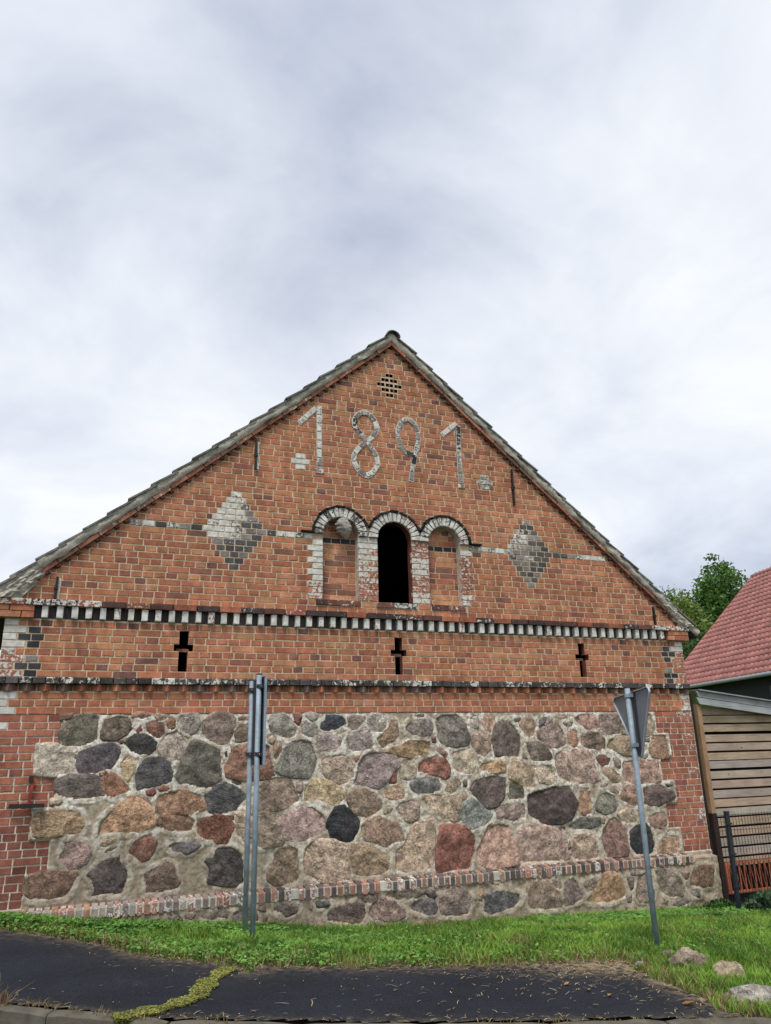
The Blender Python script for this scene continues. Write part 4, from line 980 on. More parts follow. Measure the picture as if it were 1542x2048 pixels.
for s, sc in ((-1, 1.), (1, .55)):
    vs = []; fs = []
    for a in range(29):
        for b in range(12):
            u, w = a/28, b/11
            t = 5.5+.85*u; h = (.0 if s < 0 else .04)-.19*u*sc*(1-w)+w*.15
            e = min(w, 1-w, u*2)
            p = rp(s, t+.03*nz(h*20, t*3, s), h, -.02-.06*min(1, e*4)-.045*nz(t*7, h*16, 8)-.03*nz(t*19, h*40, 3))
            vs.append((p[0], p[1], max(.868, p[2])))
    for a in range(28):
        for b in range(11): q = a*12+b; fs.append((q, q+12, q+13, q+1))
    mb = MB(); mb.add(vs, fs); mb.build('plaster_patch', MAT['rakemortar'], roof, False)
for s in (-1, 1):
    wl = MB(); wl.box((4.15 if s > 0 else -4.55, .40, -3.2), (4.55 if s > 0 else -4.15, 12, .95), (.30, .11, .07)); wl.box((4.53 if s > 0 else -4.55, .0085, -3.2), (4.55 if s > 0 else -4.53, .41, .95), (.30, .11, .07))
    wl.build('side_wall', MAT['brick'], barn)
iw = MB(); iw.add([(-4.55, 12, -3.2), (4.55, 12, -3.2), (4.55, 12, .9), (0, 12, 4.75), (-4.55, 12, .9)], [(0, 1, 2, 3, 4)]); iw.build('rear_wall', MAT['inner'], barn)
for s in (-1, 1):
    cv = MB(); cv.add([(s*4.5, -.06, .868), (s*4.80, -.04, .84), (s*4.80, 12, .84), (s*4.5, 12, .868)], [(0, 1, 2, 3)], (.1, .08, .06)); cv.build('eave_soffit', MAT['dark'], barn)
# --- iron wall anchors
for x, z0, z1, lean in ((-4.08, .885, 1.13, .01), (-1.905, 2.66, 3.06, .0), (1.846, 2.53, 3.08, -.0), (4.09, .885, 1.15, .0)):
    mb = MB(); M_ = Matrix.Translation((x, -.02, (z0+z1)/2)) @ Matrix.Rotation(lean*3, 4, 'Y'); L_ = (z1-z0)/2
    mb.box((-.012, -.014, -L_), (.012, .02, L_), M=M_); mb.box((-.02, -.022, -L_*.15), (.02, .02, L_*.05), M=M_)
    mb.build('wall_anchor', MAT['iron'], barn)
    if x in (-1.905, -4.08):
        vs = []; fs = []
        for q in range(12):
            z = z0+(z1-z0)*(q/11)*.95; w = .012+.012*nz(z*20, x); vs += [(x+.016, -.006, z), (x+.030+w, -.007, z)]
            if q: fs.append((2*q-2, 2*q-1, 2*q+1, 2*q))
        mb = MB(); mb.add(vs, fs); mb.build('anchor_mortar', lm.data.materials[0], barn)
mb = MB(); mb.box((-.014, -.05, -.12), (.014, -.02, .12), M=Matrix.Translation((-4.105, 0, -1.11)) @ Matrix.Rotation(.06, 4, 'Y')); mb.build('anchor_bar', MAT['rust'], barn)
mb = MB(); mb.box((-.165, -.075, -.02), (.165, -.03, .02), M=Matrix.Translation((-4.13, 0, -1.245)) @ Matrix.Rotation(.02, 4, 'Y')); mb.build('anchor_crossbar', MAT['iron'], barn); mb = MB(); mb.box((-.02, -.06, -.02), (.02, -.01, .04), M=Matrix.Translation((-4.118, 0, -1.0))); mb.build('anchor_head', MAT['iron'], barn)
# --- wasp nest under the left arch
mb = MB(); vs = []; fs = []; n = 20; m_ = 26
for a in range(m_+1):
    f = a/m_; z = .13-.27*f
    r = (.085*math.sin(min(1, f*1.9+.18)*math.pi/2) if f < .5 else .085*(1-((f-.5)/.5)**1.6)*.97+.004)
    for b in range(n):
        th = 2*math.pi*b/n; k = r*(1+.32*nz(math.cos(th)*1.6, math.sin(th)*1.6, z*9)+.11*math.sin(f*36+2*nz(math.cos(th)*2, math.sin(th)*2, z*5)*3))
        vs.append((k*math.cos(th)+.03*f, k*math.sin(th)*.8, z))
for a in range(m_):
    for b in range(n): fs.append((a*n+b, (a+1)*n+b, (a+1)*n+(b+1) % n, a*n+(b+1) % n))
fs.append(tuple(m_*n+b for b in range(n)))
mb.add(vs, fs, (.30, .275, .24)); o = mb.build('wasp_nest', MAT['nest'], None, True); o.location = (-.735, .0, 1.985); o.scale = (1.25, 1.1, 1.12)
tag(o, 'grey papery wasp nest hanging under the left window arch', 'wasp nest')
# ================================================================ GROUND
WX = np.array([-30, -6, -4.3, -3.34, -1.8, -.7, .55, 1.9, 3.4, 4.3, 6, 40]); WZ = np.array([-2.0, -2.10, -2.21, -2.36, -2.53, -2.65, -2.72, -2.78, -2.85, -2.89, -2.93, -3.0])
def terr(X, Y):
    X = np.asarray(X, float); Y = np.asarray(Y, float)
    zp = -2.36-.055*(np.clip(X, -14, 14)+3.67)
    zw = np.interp(X, WX, WZ)-.03
    t = np.clip((Y+1.9)/1.7, 0, 1); t = t*t*(3-2*t)
    t = t*np.clip((6.5-np.abs(X))/.1+60, 0, 1)
    return zp*(1-t)+zw*t
ASPH = [(-9, -.35), (-4.2, -.59), (-3.57, -.83), (-3.22, -1.12), (-3.13, -1.43), (-2.88, -1.64), (-2.61, -1.88), (-2.33, -2.06), (-2.28, -2.27), (-2.14, -2.13), (-1.66, -2.28), (-1.18, -2.39), (-.33, -2.55), (.21, -2.61), (.71, -2.58), (.96, -2.66), (.88, -3.07), (.86, -3.45), (.83, -3.86), (.74, -4.12)]
KERB = [(.95, -4.32), (.13, -4.16), (-.67, -4.01), (-1.9, -3.72), (-3.11, -3.28), (-3.41, -3.10), (-3.82, -2.79), (-4.10, -2.66), (-5.2, -2.1), (-9, -.9)]
POLY = ASPH + [(x, y) for x, y in KERB]
def inside(px, py, poly):
    px = np.asarray(px); py = np.asarray(py); r = np.zeros(px.shape, bool)
    for (x0, y0), (x1, y1) in zip(poly, poly[1:]+poly[:1]):
        r ^= ((y0 > py) != (y1 > py)) & (px < (x1-x0)*(py-y0)/((y1-y0) or 1e-9)+x0)
    return r
def pdist(px, py, pl, closed=False):
    d = np.full(np.shape(px), 1e9); seg = list(zip(pl[:-1], pl[1:])) + ([(pl[-1], pl[0])] if closed else [])
    for (x0, y0), (x1, y1) in seg:
        dx, dy = x1-x0, y1-y0; t = np.clip(((px-x0)*dx+(py-y0)*dy)/(dx*dx+dy*dy), 0, 1); d = np.minimum(d, np.hypot(px-x0-t*dx, py-y0-t*dy))
    return d
ROADSIDE = KERB[::-1]
def kerby(X): return np.interp(X, [p[0] for p in ROADSIDE], [p[1] for p in ROADSIDE])
def grid_sheet(name, xs, ys, zf, mat, smooth=True):
    X, Y = np.meshgrid(xs, ys); Z = zf(X, Y); idx = np.arange(X.size).reshape(X.shape)
    f = np.stack([idx[:-1, :-1], idx[:-1, 1:], idx[1:, 1:], idx[1:, :-1]], -1).reshape(-1, 4)
    return npmesh(name, np.stack([X, Y, Z], -1).reshape(-1, 3), f, mat, smooth=smooth)
def sp(a, b, c, d, fine, coarse):
    return np.concatenate([np.linspace(a, b, coarse)[:-1], np.linspace(b, c, fine)[:-1], np.linspace(c, d, coarse)])
def ground_z(X, Y):
    z = terr(X, Y); road = (Y < kerby(X)+.13)
    return np.where(road, z-.17, z-.004)
g = grid_sheet('ground', sp(-300, -8, 9, 300, 180, 16), sp(-200, -6, 1, 400, 110, 16), ground_z, MAT['soil']); g['kind'] = 'structure'
gv = np.empty(len(g.data.vertices)*3, np.float32); g.data.vertices.foreach_get('co', gv); gv = gv.reshape(-1, 3)
far = np.clip(np.maximum(np.maximum(gv[:, 1]/.8, -(gv[:, 0]+6.6)/.8), (gv[:, 0]-7.2)/.8), 0, 1)[:, None]; gc = np.array([.10, .075, .048])*(1-far)+np.array([.085, .14, .028])*far
ga = g.data.attributes.new('Col', 'FLOAT_COLOR', 'POINT'); ga.data.foreach_set('color', np.concatenate([gc, np.ones((len(gc), 1))], 1).astype(np.float32).ravel())
road = grid_sheet('road', sp(-120, -8, 9, 120, 60, 10), np.linspace(0, 1, 24), lambda X, Y: X*0, MAT['asphalt'])
rv_ = np.empty(len(road.data.vertices)*3, np.float32); road.data.vertices.foreach_get('co', rv_); rv_ = rv_.reshape(-1, 3)
ky = kerby(rv_[:, 0])-.135; rv_[:, 1] = ky-(1-rv_[:, 1])*7; rv_[:, 2] = terr(rv_[:, 0], ky)-.11; road.data.vertices.foreach_set('co', rv_.ravel()); road['kind'] = 'structure'
# pavement: fine grid clipped to its outline, ragged toward the verge
def pavement():
    xs = np.arange(-9, 1.1, .045); ys = np.arange(-4.5, -.2, .045); X, Y = np.meshgrid(xs, ys)
    rag = np.array([.05*nz(x*2.3, y*2.3, 2)+.04*nz(x*9, y*9, 6) for x, y in zip(X.ravel(), Y.ravel())]).reshape(X.shape)
    ok = inside(X, Y+rag, POLY); Z = terr(X, Y)+.006+.006*np.sin(X*1.1)*np.cos(Y*.9)
    idx = np.arange(X.size).reshape(X.shape); q = ok[:-1, :-1] & ok[:-1, 1:] & ok[1:, 1:] & ok[1:, :-1]
    f = np.stack([idx[:-1, :-1], idx[:-1, 1:], idx[1:, 1:], idx[1:, :-1]], -1)[q]
    ed = pdist(X, Y, ASPH); kd = pdist(X, Y, KERB); w = np.clip(np.exp(-ed/.11)*.8+np.exp(-kd/.05)*.6+np.exp(-np.hypot((X-.6)/.5, (Y+2.8)/.25)**2)*.9+np.exp(-np.hypot((X-.85)/.14, (Y+3.5)/.6)**2)*.8, 0, 1)
    return npmesh('pavement', np.stack([X, Y, Z], -1).reshape(-1, 3), f, MAT['asphalt'], smooth=True, wear=w.ravel())
pv = pavement(); pv['kind'] = 'structure'
kb = bpy.data.objects.new('kerb', None); COL.objects.link(kb); kb['kind'] = 'structure'
kp = walk(KERB, .8)
for a, b in zip(kp[:-1], kp[1:]):
    t = (b-a).normalized(); nn = Vector((t.y, -t.x))
    if nn.y > 0: nn = -nn
    vs = []; fs = []; L_ = (b-a).length; N_ = 9
    for q in range(N_):
        u = .006+(L_-.012)*q/(N_-1)
        for off, dz in ((0.0, -.12), (.0, .0), (.008, .008), (.085, .006), (.10, -.008), (.105, -.16)):
            p = a+t*u+nn*(off+.006*nz(a.x*3+u*7, off*9)); e = -.012*(q in (0, N_-1))
            vs.append((p.x, p.y, float(terr(p.x, p.y))+dz+e+.007*nz(p.x*8, p.y*8, 3)))
    for q in range(N_-1):
        for k in range(5): e = q*6+k; fs.append((e, e+6, e+7, e+1))
    fs += [tuple(range(6)), tuple(range((N_-1)*6, N_*6))]
    mb = MB(); mb.add(vs, fs); mb.build('kerb_stone', MAT['kerb'], kb)
# ---------------------------------------------------------------- grass
def blades(n, xr, yr, keep, hmin, hmax, wid, colf, lean=.5):
    X = nrng.uniform(*xr, n); Y = nrng.uniform(*yr, n); k = keep(X, Y); X, Y = X[k], Y[k]; n = len(X)
    h = nrng.uniform(hmin, hmax, n)*(.7+.5*nrng.random(n))*(1+.45*vnoise(X, Y, 3.3, 9)); an = nrng.uniform(0, 2*np.pi, n); ln = nrng.uniform(.1, lean, n)*h
    w = wid*(.6+.8*nrng.random(n)); ta = nrng.uniform(0, 2*np.pi, n)
    Z = terr(X, Y)-.006
    dx, dy = np.cos(an), np.sin(an); tx, ty = np.cos(ta), np.sin(ta)
    def pt(f, side, bend): return np.stack([X+dx*ln*bend+tx*w*side, Y+dy*ln*bend+ty*w*side, Z+h*f], -1)
    V = np.stack([pt(0, -.5, 0), pt(0, .5, 0), pt(.55, -.42, .35), pt(.55, .42, .35), pt(.92, 0, 1.0)], 1)
    b = np.arange(n)[:, None]*5
    F = np.concatenate([np.stack([b+0, b+1, b+3], -1), np.stack([b+0, b+3, b+2], -1), np.stack([b+2, b+3, b+4], -1)], 1).reshape(-1, 3)
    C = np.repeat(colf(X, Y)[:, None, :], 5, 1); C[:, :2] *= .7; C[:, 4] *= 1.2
    return V.reshape(-1, 3), F, C.reshape(-1, 3)
def leaves(n, xr, yr, keep, hmin, hmax, size, colf):
    X = nrng.uniform(*xr, n); Y = nrng.uniform(*yr, n); k = keep(X, Y); X, Y = X[k], Y[k]; n = len(X)
    Z = terr(X, Y)+nrng.uniform(hmin, hmax, n); s = size*(.6+.8*nrng.random(n)); an = nrng.uniform(0, 2*np.pi, n)
    a = np.stack([np.cos(an), np.sin(an), nrng.uniform(-.5, .5, n)], -1); b = np.stack([-np.sin(an), np.cos(an), nrng.uniform(-.4, .4, n)], -1)
    P_ = np.stack([X, Y, Z], -1); S_ = s[:, None]
    V = np.stack([P_-a*S_*.5, P_-a*S_*.1+b*S_*.42+[0, 0, .003], P_+a*S_*.55, P_-a*S_*.1-b*S_*.42+[0, 0, .003]], 1)
    q = np.arange(n)[:, None]*4; F = np.concatenate([np.stack([q, q+1, q+2], -1), np.stack([q, q+2, q+3], -1)], 1).reshape(-1, 3)
    C = np.repeat(colf(X, Y)[:, None, :], 4, 1)*nrng.uniform(.8, 1.2, (n, 1, 1))
    return V.reshape(-1, 3), F, C.reshape(-1, 3)
def join(parts):
    V = []; F = []; C = []; o = 0
    for v, f, c in parts: V.append(v); F.append(f+o); C.append(c); o += len(v)
    return np.concatenate(V), np.concatenate(F), np.concatenate(C)
def vnoise(X, Y, sc, s=0): return np.sin(X*sc*1.3+s)*np.cos(Y*sc*1.7-s*.7)*.5+np.sin(X*sc*3.1+Y*sc*2.3+s*2)*.3+np.sin(-X*sc*5.3+Y*sc*4.7+s*3)*.2
STONEPOS = [(1.37, -3.04, .19, .12, .10), (1.47, -3.38, .15, .105, .085), (1.16, -4.00, .24, .15, .075), (1.50, -2.62, .10, .06, .035)]
def off_path(m):
    def k(X, Y):
        ed = pdist(X, Y, ASPH); ins = inside(X, Y, POLY)
        rag = .07*vnoise(X, Y, 6)
        r = (~ins | (ed < np.maximum(0, m+rag))) & (Y < -.125) & (Y > kerby(X)+.0) & ~((np.abs(X+.9) < .001))
        for sx, sy, a, b, c in STONEPOS: r &= ((X-sx)/(a*.85))**2+((Y-sy)/(b*.85))**2 > 1
        return r
    return k
def gcol(X, Y):
    n = vnoise(X, Y, 1.1, 2)[:, None]; ed = np.clip(1-pdist(X, Y, ASPH)/.34, 0, 1)[:, None]; r = nrng.random((len(X), 1))
    a = np.array([.070, .165, .022]); b = np.array([.235, .385, .052]); c = a+(b-a)*np.clip(.5+.55*n+.35*vnoise(X, Y, 4.5, 7)[:, None]+(r-.5)*.8+.2*np.clip(X[:, None], -2, 2)*.3, 0, 1)
    dry = np.array([.30, .225, .11]); pt = np.clip(vnoise(X, Y, 2.1, 4)-.35, 0, 1)[:, None]*.9*(Y[:, None] > -2.3); wl = np.clip((Y[:, None]+.38)/.25, 0, 1)*.30*(vnoise(X, Y, 2.9, 6)[:, None] > -.1); return np.where(nrng.random((len(X), 1)) < .50*ed+.04+pt+wl, dry*(.5+.8*r), c)
def near(X, Y): return off_path(.05)(X, Y)
def thin(base, dens):
    def k(X, Y):
        ed = pdist(X, Y, ASPH); return base(X, Y) & (nrng.random(len(X)) < np.clip(.25+ed/.3, .0, 1)*dens(X, Y))
    return k
bare = lambda X, Y: np.where(vnoise(X, Y, 2.4, 5) > .62, .25, 1.)
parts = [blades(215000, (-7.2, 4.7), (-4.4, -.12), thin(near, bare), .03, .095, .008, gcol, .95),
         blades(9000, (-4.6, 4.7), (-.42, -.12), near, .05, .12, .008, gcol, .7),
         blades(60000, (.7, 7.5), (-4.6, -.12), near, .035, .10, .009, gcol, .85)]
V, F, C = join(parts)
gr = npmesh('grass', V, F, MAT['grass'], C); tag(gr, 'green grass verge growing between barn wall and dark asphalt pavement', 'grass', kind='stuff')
wcol = lambda X, Y: (np.array([.10, .225, .048])+np.array([.08, .14, .028])*np.clip(.5+vnoise(X, Y, 3)[:, None], 0, 1))
wk = lambda X, Y: off_path(.0)(X, Y) & (nrng.random(len(X)) < np.clip(np.where(X < -.6, 1., .22)+np.where((Y > -.6) & (X > 1), .6, 0), 0, 1)) & (vnoise(X, Y, 1.7, 1) > -.45)
V, F, C = join([leaves(34000, (-7.2, 4.6), (-2.7, -.14), wk, .012, .060, .034, wcol), leaves(5000, (1.5, 4.8), (-.8, -.14), off_path(0), .02, .08, .04, wcol), leaves(3000, (-4.6, -1.5), (-.45, -.14), off_path(0), .02, .075, .04, wcol)])
wd = npmesh('ground_weeds', V, F, MAT['grass'], C); tag(wd, 'low broad-leaved weeds and clover mixed into the verge grass', 'weeds', kind='stuff')
# dry litter on the pavement edges
def litter(n, seed):
    X = nrng.uniform(-4.6, 1.2, n); Y = nrng.uniform(-4.3, -.5, n); ed = pdist(X, Y, ASPH); kd = pdist(X, Y, KERB)
    pr = np.exp(-ed/.07)*.5+np.exp(-kd/.06)*.35+np.exp(-np.hypot((X-.55)/.55, (Y+2.85)/.28))*1.0+.0025+np.exp(-ed/.3)*.03
    k = (inside(X, Y, POLY)) & (nrng.random(n) < pr); X, Y = X[k], Y[k]; n = len(X)
    Z = terr(X, Y)+.012+.006*np.sin(X*1.1)*np.cos(Y*.9)+nrng.uniform(0, .012, n); L_ = nrng.uniform(.006, .032, n)*(1+1.2*(nrng.random(n) < .06)); w = nrng.uniform(.001, .0024, n); an = nrng.normal(.2, .9, n)
    d = np.stack([np.cos(an), np.sin(an), nrng.uniform(-.12, .12, n)], -1)*L_[:, None]; s = np.stack([-np.sin(an), np.cos(an), 0*an], -1)*w[:, None]; P_ = np.stack([X, Y, Z], -1)
    mid = P_+s*nrng.uniform(-3, 3, (n, 1))+[0, 0, .003]
    V = np.stack([P_-d-s, P_-d+s, mid-s*1.2, mid+s*1.2, P_+d-s, P_+d+s], 1); q = np.arange(n)[:, None]*6
    F = np.concatenate([np.stack([q, q+1, q+3, q+2], -1), np.stack([q+2, q+3, q+5, q+4], -1)], 1).reshape(-1, 4)
    C = np.repeat((np.array([.44, .34, .20])*nrng.uniform(.35, 1.15, (n, 1)))[:, None], 6, 1); return V.reshape(-1, 3), F, C.reshape(-1, 3)
V, F, C = litter(27000, 1); lo = npmesh('straw_litter', V, F, MAT['straw'], C); tag(lo, 'dry straw and grass clippings scattered on the pavement edges', 'litter', kind='stuff')
# moss strip in the pavement crack
MOSS = [(-2.45, -2.24), (-2.58, -2.42), (-2.69, -2.62), (-2.74, -2.87), (-2.88, -3.02), (-3.05, -3.13), (-3.25, -3.22)]
def mosscol(X, Y): return np.array([.26, .28, .07])*nrng.uniform(.45, 1.25, (len(X), 1))+np.array([.08, .04, .02])*(nrng.random((len(X), 1)) < .25)
def mosskeep(wd_):
    return lambda X, Y: pdist(X, Y, MOSS) < wd_*(.75+.5*vnoise(X, Y, 7))
def mossblades():
    global terr
    return join([blades(60000, (-3.5, -2.3), (-3.4, -2.1), mosskeep(.085), .010, .028, .006, mosscol, 1.2), leaves(50000, (-3.5, -2.3), (-3.4, -2.1), mosskeep(.09), .010, .024, .016, mosscol),
                 blades(3500, (-4.2, -2.0), (-3.5, -2.5), lambda X, Y: (pdist(X, Y, KERB) < .05) & (vnoise(X, Y, 5, 1) > .1), .02, .06, .006, lambda X, Y: np.array([.26, .20, .08])*nrng.uniform(.5, 1.2, (len(X), 1)), 1.2),
                 blades(2200, (-1.2, 1.1), (-4.4, -3.8), lambda X, Y: (pdist(X, Y, KERB) < .035) & (vnoise(X, Y, 5, 3) > .0), .012, .04, .006, mosscol, 1.2)])
V, F, C = mossblades(); mo = npmesh('moss', V, F, MAT['grass'], C); tag(mo, 'strip of yellow-green moss growing in a crack of the pavement', 'moss', kind='stuff')
# dry grass tuft at the left kerb
V, F, C = join([blades(450, (-4.3, -3.9), (-2.95, -2.55), lambda X, Y: np.hypot(X+4.06, Y+2.76) < .10, .06, .17, .005, lambda X, Y: np.array([.30, .20, .10])*nrng.uniform(.4, 1.1, (len(X), 1)), 1.6)])
o = npmesh('dry_grass_tuft', V, F, MAT['grass'], C); tag(o, 'brown dried grass tuft at the kerb by the left edge', 'grass tuft')
# fallen leaves
LV = [(-4.28, -1.07), (.12, -3.62), (-.02, -3.28), (.05, -3.46), (.55, -3.95), (-1.95, -2.05), (-.9, -2.33), (.33, -2.66), (.78, -2.74)]
LVL = ['dry leaf on the asphalt near the left edge of the picture', 'dry leaf on the pavement, nearest the kerb of the three near the right', 'dry leaf on the pavement left of the straw heap, farthest from the kerb', 'dry leaf on the pavement between two others near the right', 'dry leaf beside the kerb at the lower right corner of the pavement', 'dry leaf in the grass edge just right of the two-post sign', 'dry leaf in the grass edge in the middle of the verge', 'dry leaf in the straw heap left of the yield sign post', 'dry leaf at the far right corner of the pavement by the pebble']
for q, (x, y) in enumerate(LV):
    mb = MB(); L_ = rng.uniform(.03, .05); vs = []
    for k, (u, w) in enumerate(((-1, 0), (-.5, .4), (.2, .5), (1, .05), (.25, -.45), (-.5, -.36))): vs.append((u*L_, w*L_, .012+.008*math.sin(k*1.7)))
    vs.append((0, 0, .002)); mb.add(vs, [(k, (k+1) % 6, 6) for k in range(6)], vary(rng.choice(((.36, .20, .08), (.28, .13, .05), (.40, .28, .14))), .2))
    o = mb.build('fallen_leaf', MAT['straw'], None, False); o.location = (x, y, float(terr(x, y))+.012+(.05 if q in (5, 6) else 0)); o.rotation_euler = (0, 0, rng.uniform(0, 6))
    tag(o, LVL[q], 'leaf', 'fallen leaves')
# boulders
lab = ['rough brown-grey boulder in the grass right of the pavement, largest rounded one', 'smooth rounded tan stone beside the rough boulder in the grass', 'flat pale grey stone slab in the grass at the lower right corner', 'small low dark stone half buried in grass near the yield sign post']
for q, (x, y, a, b, c) in enumerate(STONEPOS):
    mb = MB(); blob(mb, (0, 0, 0), (a, b, c), q*3.7+1, 28, 18, lin(('8a7c6c', 'a09078', 'a09a90', '6a6056')[q]), (.42, .22, .25, .3)[q])
    o = mb.build('boulder', MAT['stone'], None, True); o.location = (x, y, float(terr(x, y))+c*.35); o.rotation_euler = (0, 0, (.3, .0, -.5, .1)[q]); tag(o, lab[q], 'stone', 'stones beside the pavement')
mb = MB(); blob(mb, (0, 0, 0), (.05, .035, .02), 5, 12, 8, (.4, .4, .42)); o = mb.build('boulder', MAT['stone'], None, True); o.location = (1.0, -2.86, float(terr(1.0, -2.86))+.012); tag(o, 'small pale pebble at the right corner of the pavement', 'stone', 'stones beside the pavement')
# ================================================================ SIGNS
def sign_post(par, x, y, z1, r=.027, name='post'):
    z0 = float(terr(x, y))-.1; mb = MB(); mb.tube([(x, y, z0), (x, y, (z0+z1)/2), (x, y, z1)], r, 18); o = mb.build(name, MAT['galv'], par, True)
    cp = MB(); cp.tube([(x, y, z1), (x, y, z1+.012)], r*1.08, 18); cp.build('post_cap', MAT['darkgap'], o); return o
ds = thing('road_sign', 'large rectangular road sign on two grey steel posts, seen edge-on from behind', 'road sign', (-1.99, -.8, -2.45))
p1 = sign_post(ds, -1.98, -.56, -.03); p2 = sign_post(ds, -2.0, -1.03, -.01)
def plate(par, x, ya, yb, za, zb, t=.003, fl=.022):
    mb = MB(); mb.box((x, ya, za), (x+t, yb, zb)); o = mb.build('sign_plate', MAT['signback'], par)
    fr = MB()
    fr.box((x-fl, ya-.004, za-.002), (x+t+.001, ya, zb+.002)); fr.box((x-fl, yb, za-.002), (x+t+.001, yb+.004, zb+.002)); fr.box((x-fl, ya, zb), (x+t+.001, yb, zb+.004)); fr.box((x-fl, ya, za-.004), (x+t+.001, yb, za)); fr.build('plate_edge', MAT['galv'], o); return o
pl = plate(ds, -1.945, -1.14, -.45, -.905, -.035)
mb = MB(); mb.box((-1.972, -.985, -.90), (-1.950, -.60, -.045)); mb.build('dark_strip', MAT['darkgap'], pl)  # dark box added between the posts to darken that gap
for yy in (-.56, -1.03):
    for zz in (-.13, -.80):
        mb = MB(); mb.tube([(-1.99, yy, zz-.02), (-1.99, yy, zz+.02)], .037, 16); mb.box((-1.985, yy-.05, zz-.02), (-1.932, yy+.05, zz+.02)); mb.build('clamp', MAT['darkgap'], ds)
    mb = MB(); mb.box((-1.966, yy-.10, -.898), (-1.948, yy-.055, -.047)); mb.build('dark_strip', MAT['darkgap'], pl)
for yy in (-.56, -1.03):
    for zz in (-.13, -.80):
        for dy in (-.042, .042):
            mb = MB(); mb.tube([(-1.99, yy+dy, zz), (-1.965, yy+dy, zz)], .008, 6); mb.build('bolt', MAT['alu'], ds)
ys = thing('road_sign', 'inverted triangle road sign on a single grey post, grey back toward the camera', 'road sign', (1.57, -2.39, -2.65))
sign_post(ys, 1.57, -2.39, -.235, .027)
aa = R(-100); wv_ = Vector((math.cos(aa), math.sin(aa), 0)); nv_ = Vector((-math.sin(aa), math.cos(aa), 0)); cc_ = Vector((1.57, -2.39, -.275))+nv_*.05
def tri_pts(hw, hh, r, n=6):
    cs = [(-hw, 0), (hw, 0), (0, -hh)]; out = []
    for k in range(3):
        p = Vector(cs[k]); a = (Vector(cs[k-1])-p).normalized(); b = (Vector(cs[(k+1) % 3])-p).normalized()
        half = a.angle(b)/2; d = r/math.tan(half); c = p+(a+b).normalized()*(r/math.sin(half)); s0 = p+a*d-c; s1 = p+b*d-c
        for q in range(n+1): v = s0.lerp(s1, q/n).normalized()*r; out.append(c+v)
    return out
roll = .085
def tri3(p, off):
    u, v = p[0]*math.cos(roll)-(p[1]+.25)*math.sin(roll), p[0]*math.sin(roll)+(p[1]+.25)*math.cos(roll)-.25
    q = cc_+wv_*u+Vector((0, 0, 1))*v+nv_*off; return tuple(q)
tp = tri_pts(.415, .70, .045); N_ = len(tp); mb = MB()
mb.add([tri3(p, 0) for p in tp]+[tri3(p, .003) for p in tp], [tuple(range(N_)), tuple(range(2*N_-1, N_-1, -1))]+[(k, (k+1) % N_, N_+(k+1) % N_, N_+k) for k in range(N_)])
spl = mb.build('sign_plate', MAT['signback'], ys)
mb = MB(); vs = [tri3(p, .004) for p in tp]+[tri3(p, -.018) for p in tp]; ip = tri_pts(.405, .685, .040); vs += [tri3((p[0], p[1]-.006), -.018) for p in ip]
mb.add(vs, [(k, (k+1) % N_, N_+(k+1) % N_, N_+k) for k in range(N_)]+[(N_+k, N_+(k+1) % N_, 2*N_+(k+1) % N_, 2*N_+k) for k in range(N_)]); mb.build('plate_edge', MAT['alu'], spl)
for z in (-.31, -.80):
    mb = MB(); mb.tube([(1.57, -2.39, z-.018), (1.57, -2.39, z+.018)], .036, 16); mb.box((-.045, .0, -.018), (.045, .052, .018), M=Matrix.Translation((1.57, -2.39, z)) @ Matrix((wv_, nv_, Vector((0, 0, 1)))).transposed().to_4x4()); mb.build('clamp', MAT['galv'] if z < -.5 else MAT['galv'], ys)
mb = MB(); mb.box((.034, .032, -.62), (.060, .049, .0), M=Matrix.Translation((1.57, -2.39, -.27)) @ Matrix((wv_, nv_, Vector((0, 0, 1)))).transposed().to_4x4()); mb.build('dark_strip', MAT['darkgap'], spl)  # dark vertical strip on the plate back beside the post
# ================================================================ LEAN-TO SHED, FENCE, GRILLE
sh = thing('shed', 'lean-to shed of weathered horizontal wooden slats against the right barn corner', 'shed', (4.8, .15, -2.9))
def woodc(): return vary(rng.choice(((.44, .325, .235), (.42, .335, .265), (.41, .335, .285), (.45, .34, .24))), .10)
mb = MB(); mb.box((4.685, .02, -1.74), (4.755, .13, -.25), (.36, .225, .125)); mb.build('post', MAT['woodv'], sh)
mb = MB(); mb.box((4.682, .015, -3.0), (4.758, .135, -1.742), (.035, .02, .016)); mb.build('post_base', MAT['woodv'], sh)
z = -.285; k = 0
while z > -2.36:
    mb = MB(); M_ = Matrix.Translation((0, .12, z-.054)) @ Matrix.Rotation(R(2+rng.uniform(-1.5, 1.5)), 4, 'X') @ Matrix.Rotation(rng.uniform(-.002, .002), 4, 'Y')
    mb.box((4.757, -.010, -.0505), (7.6, .010, .0505), woodc(), M=M_); mb.build('slat', MAT['wood'], sh); z -= .1285; k += 1
fs_ = -.116
for q, (z0, z1, y) in enumerate(((-.062, -.150, -.03), (-.153, -.250, -.026))):
    mb = MB(); c = vary((.36, .36, .36), .08)
    mb.add([(4.655, y, z0), (7.6, y, z0+fs_*2.945), (7.6, y, z1+fs_*2.945), (4.70, y, z1), (4.655, y+.03, z0), (7.6, y+.03, z0+fs_*2.945), (7.6, y+.03, z1+fs_*2.945), (4.70, y+.03, z1)], [(0, 3, 2, 1), (0, 1, 5, 4), (3, 7, 6, 2), (0, 4, 7, 3)], c); mb.build('fascia_board', MAT['wood'], sh)
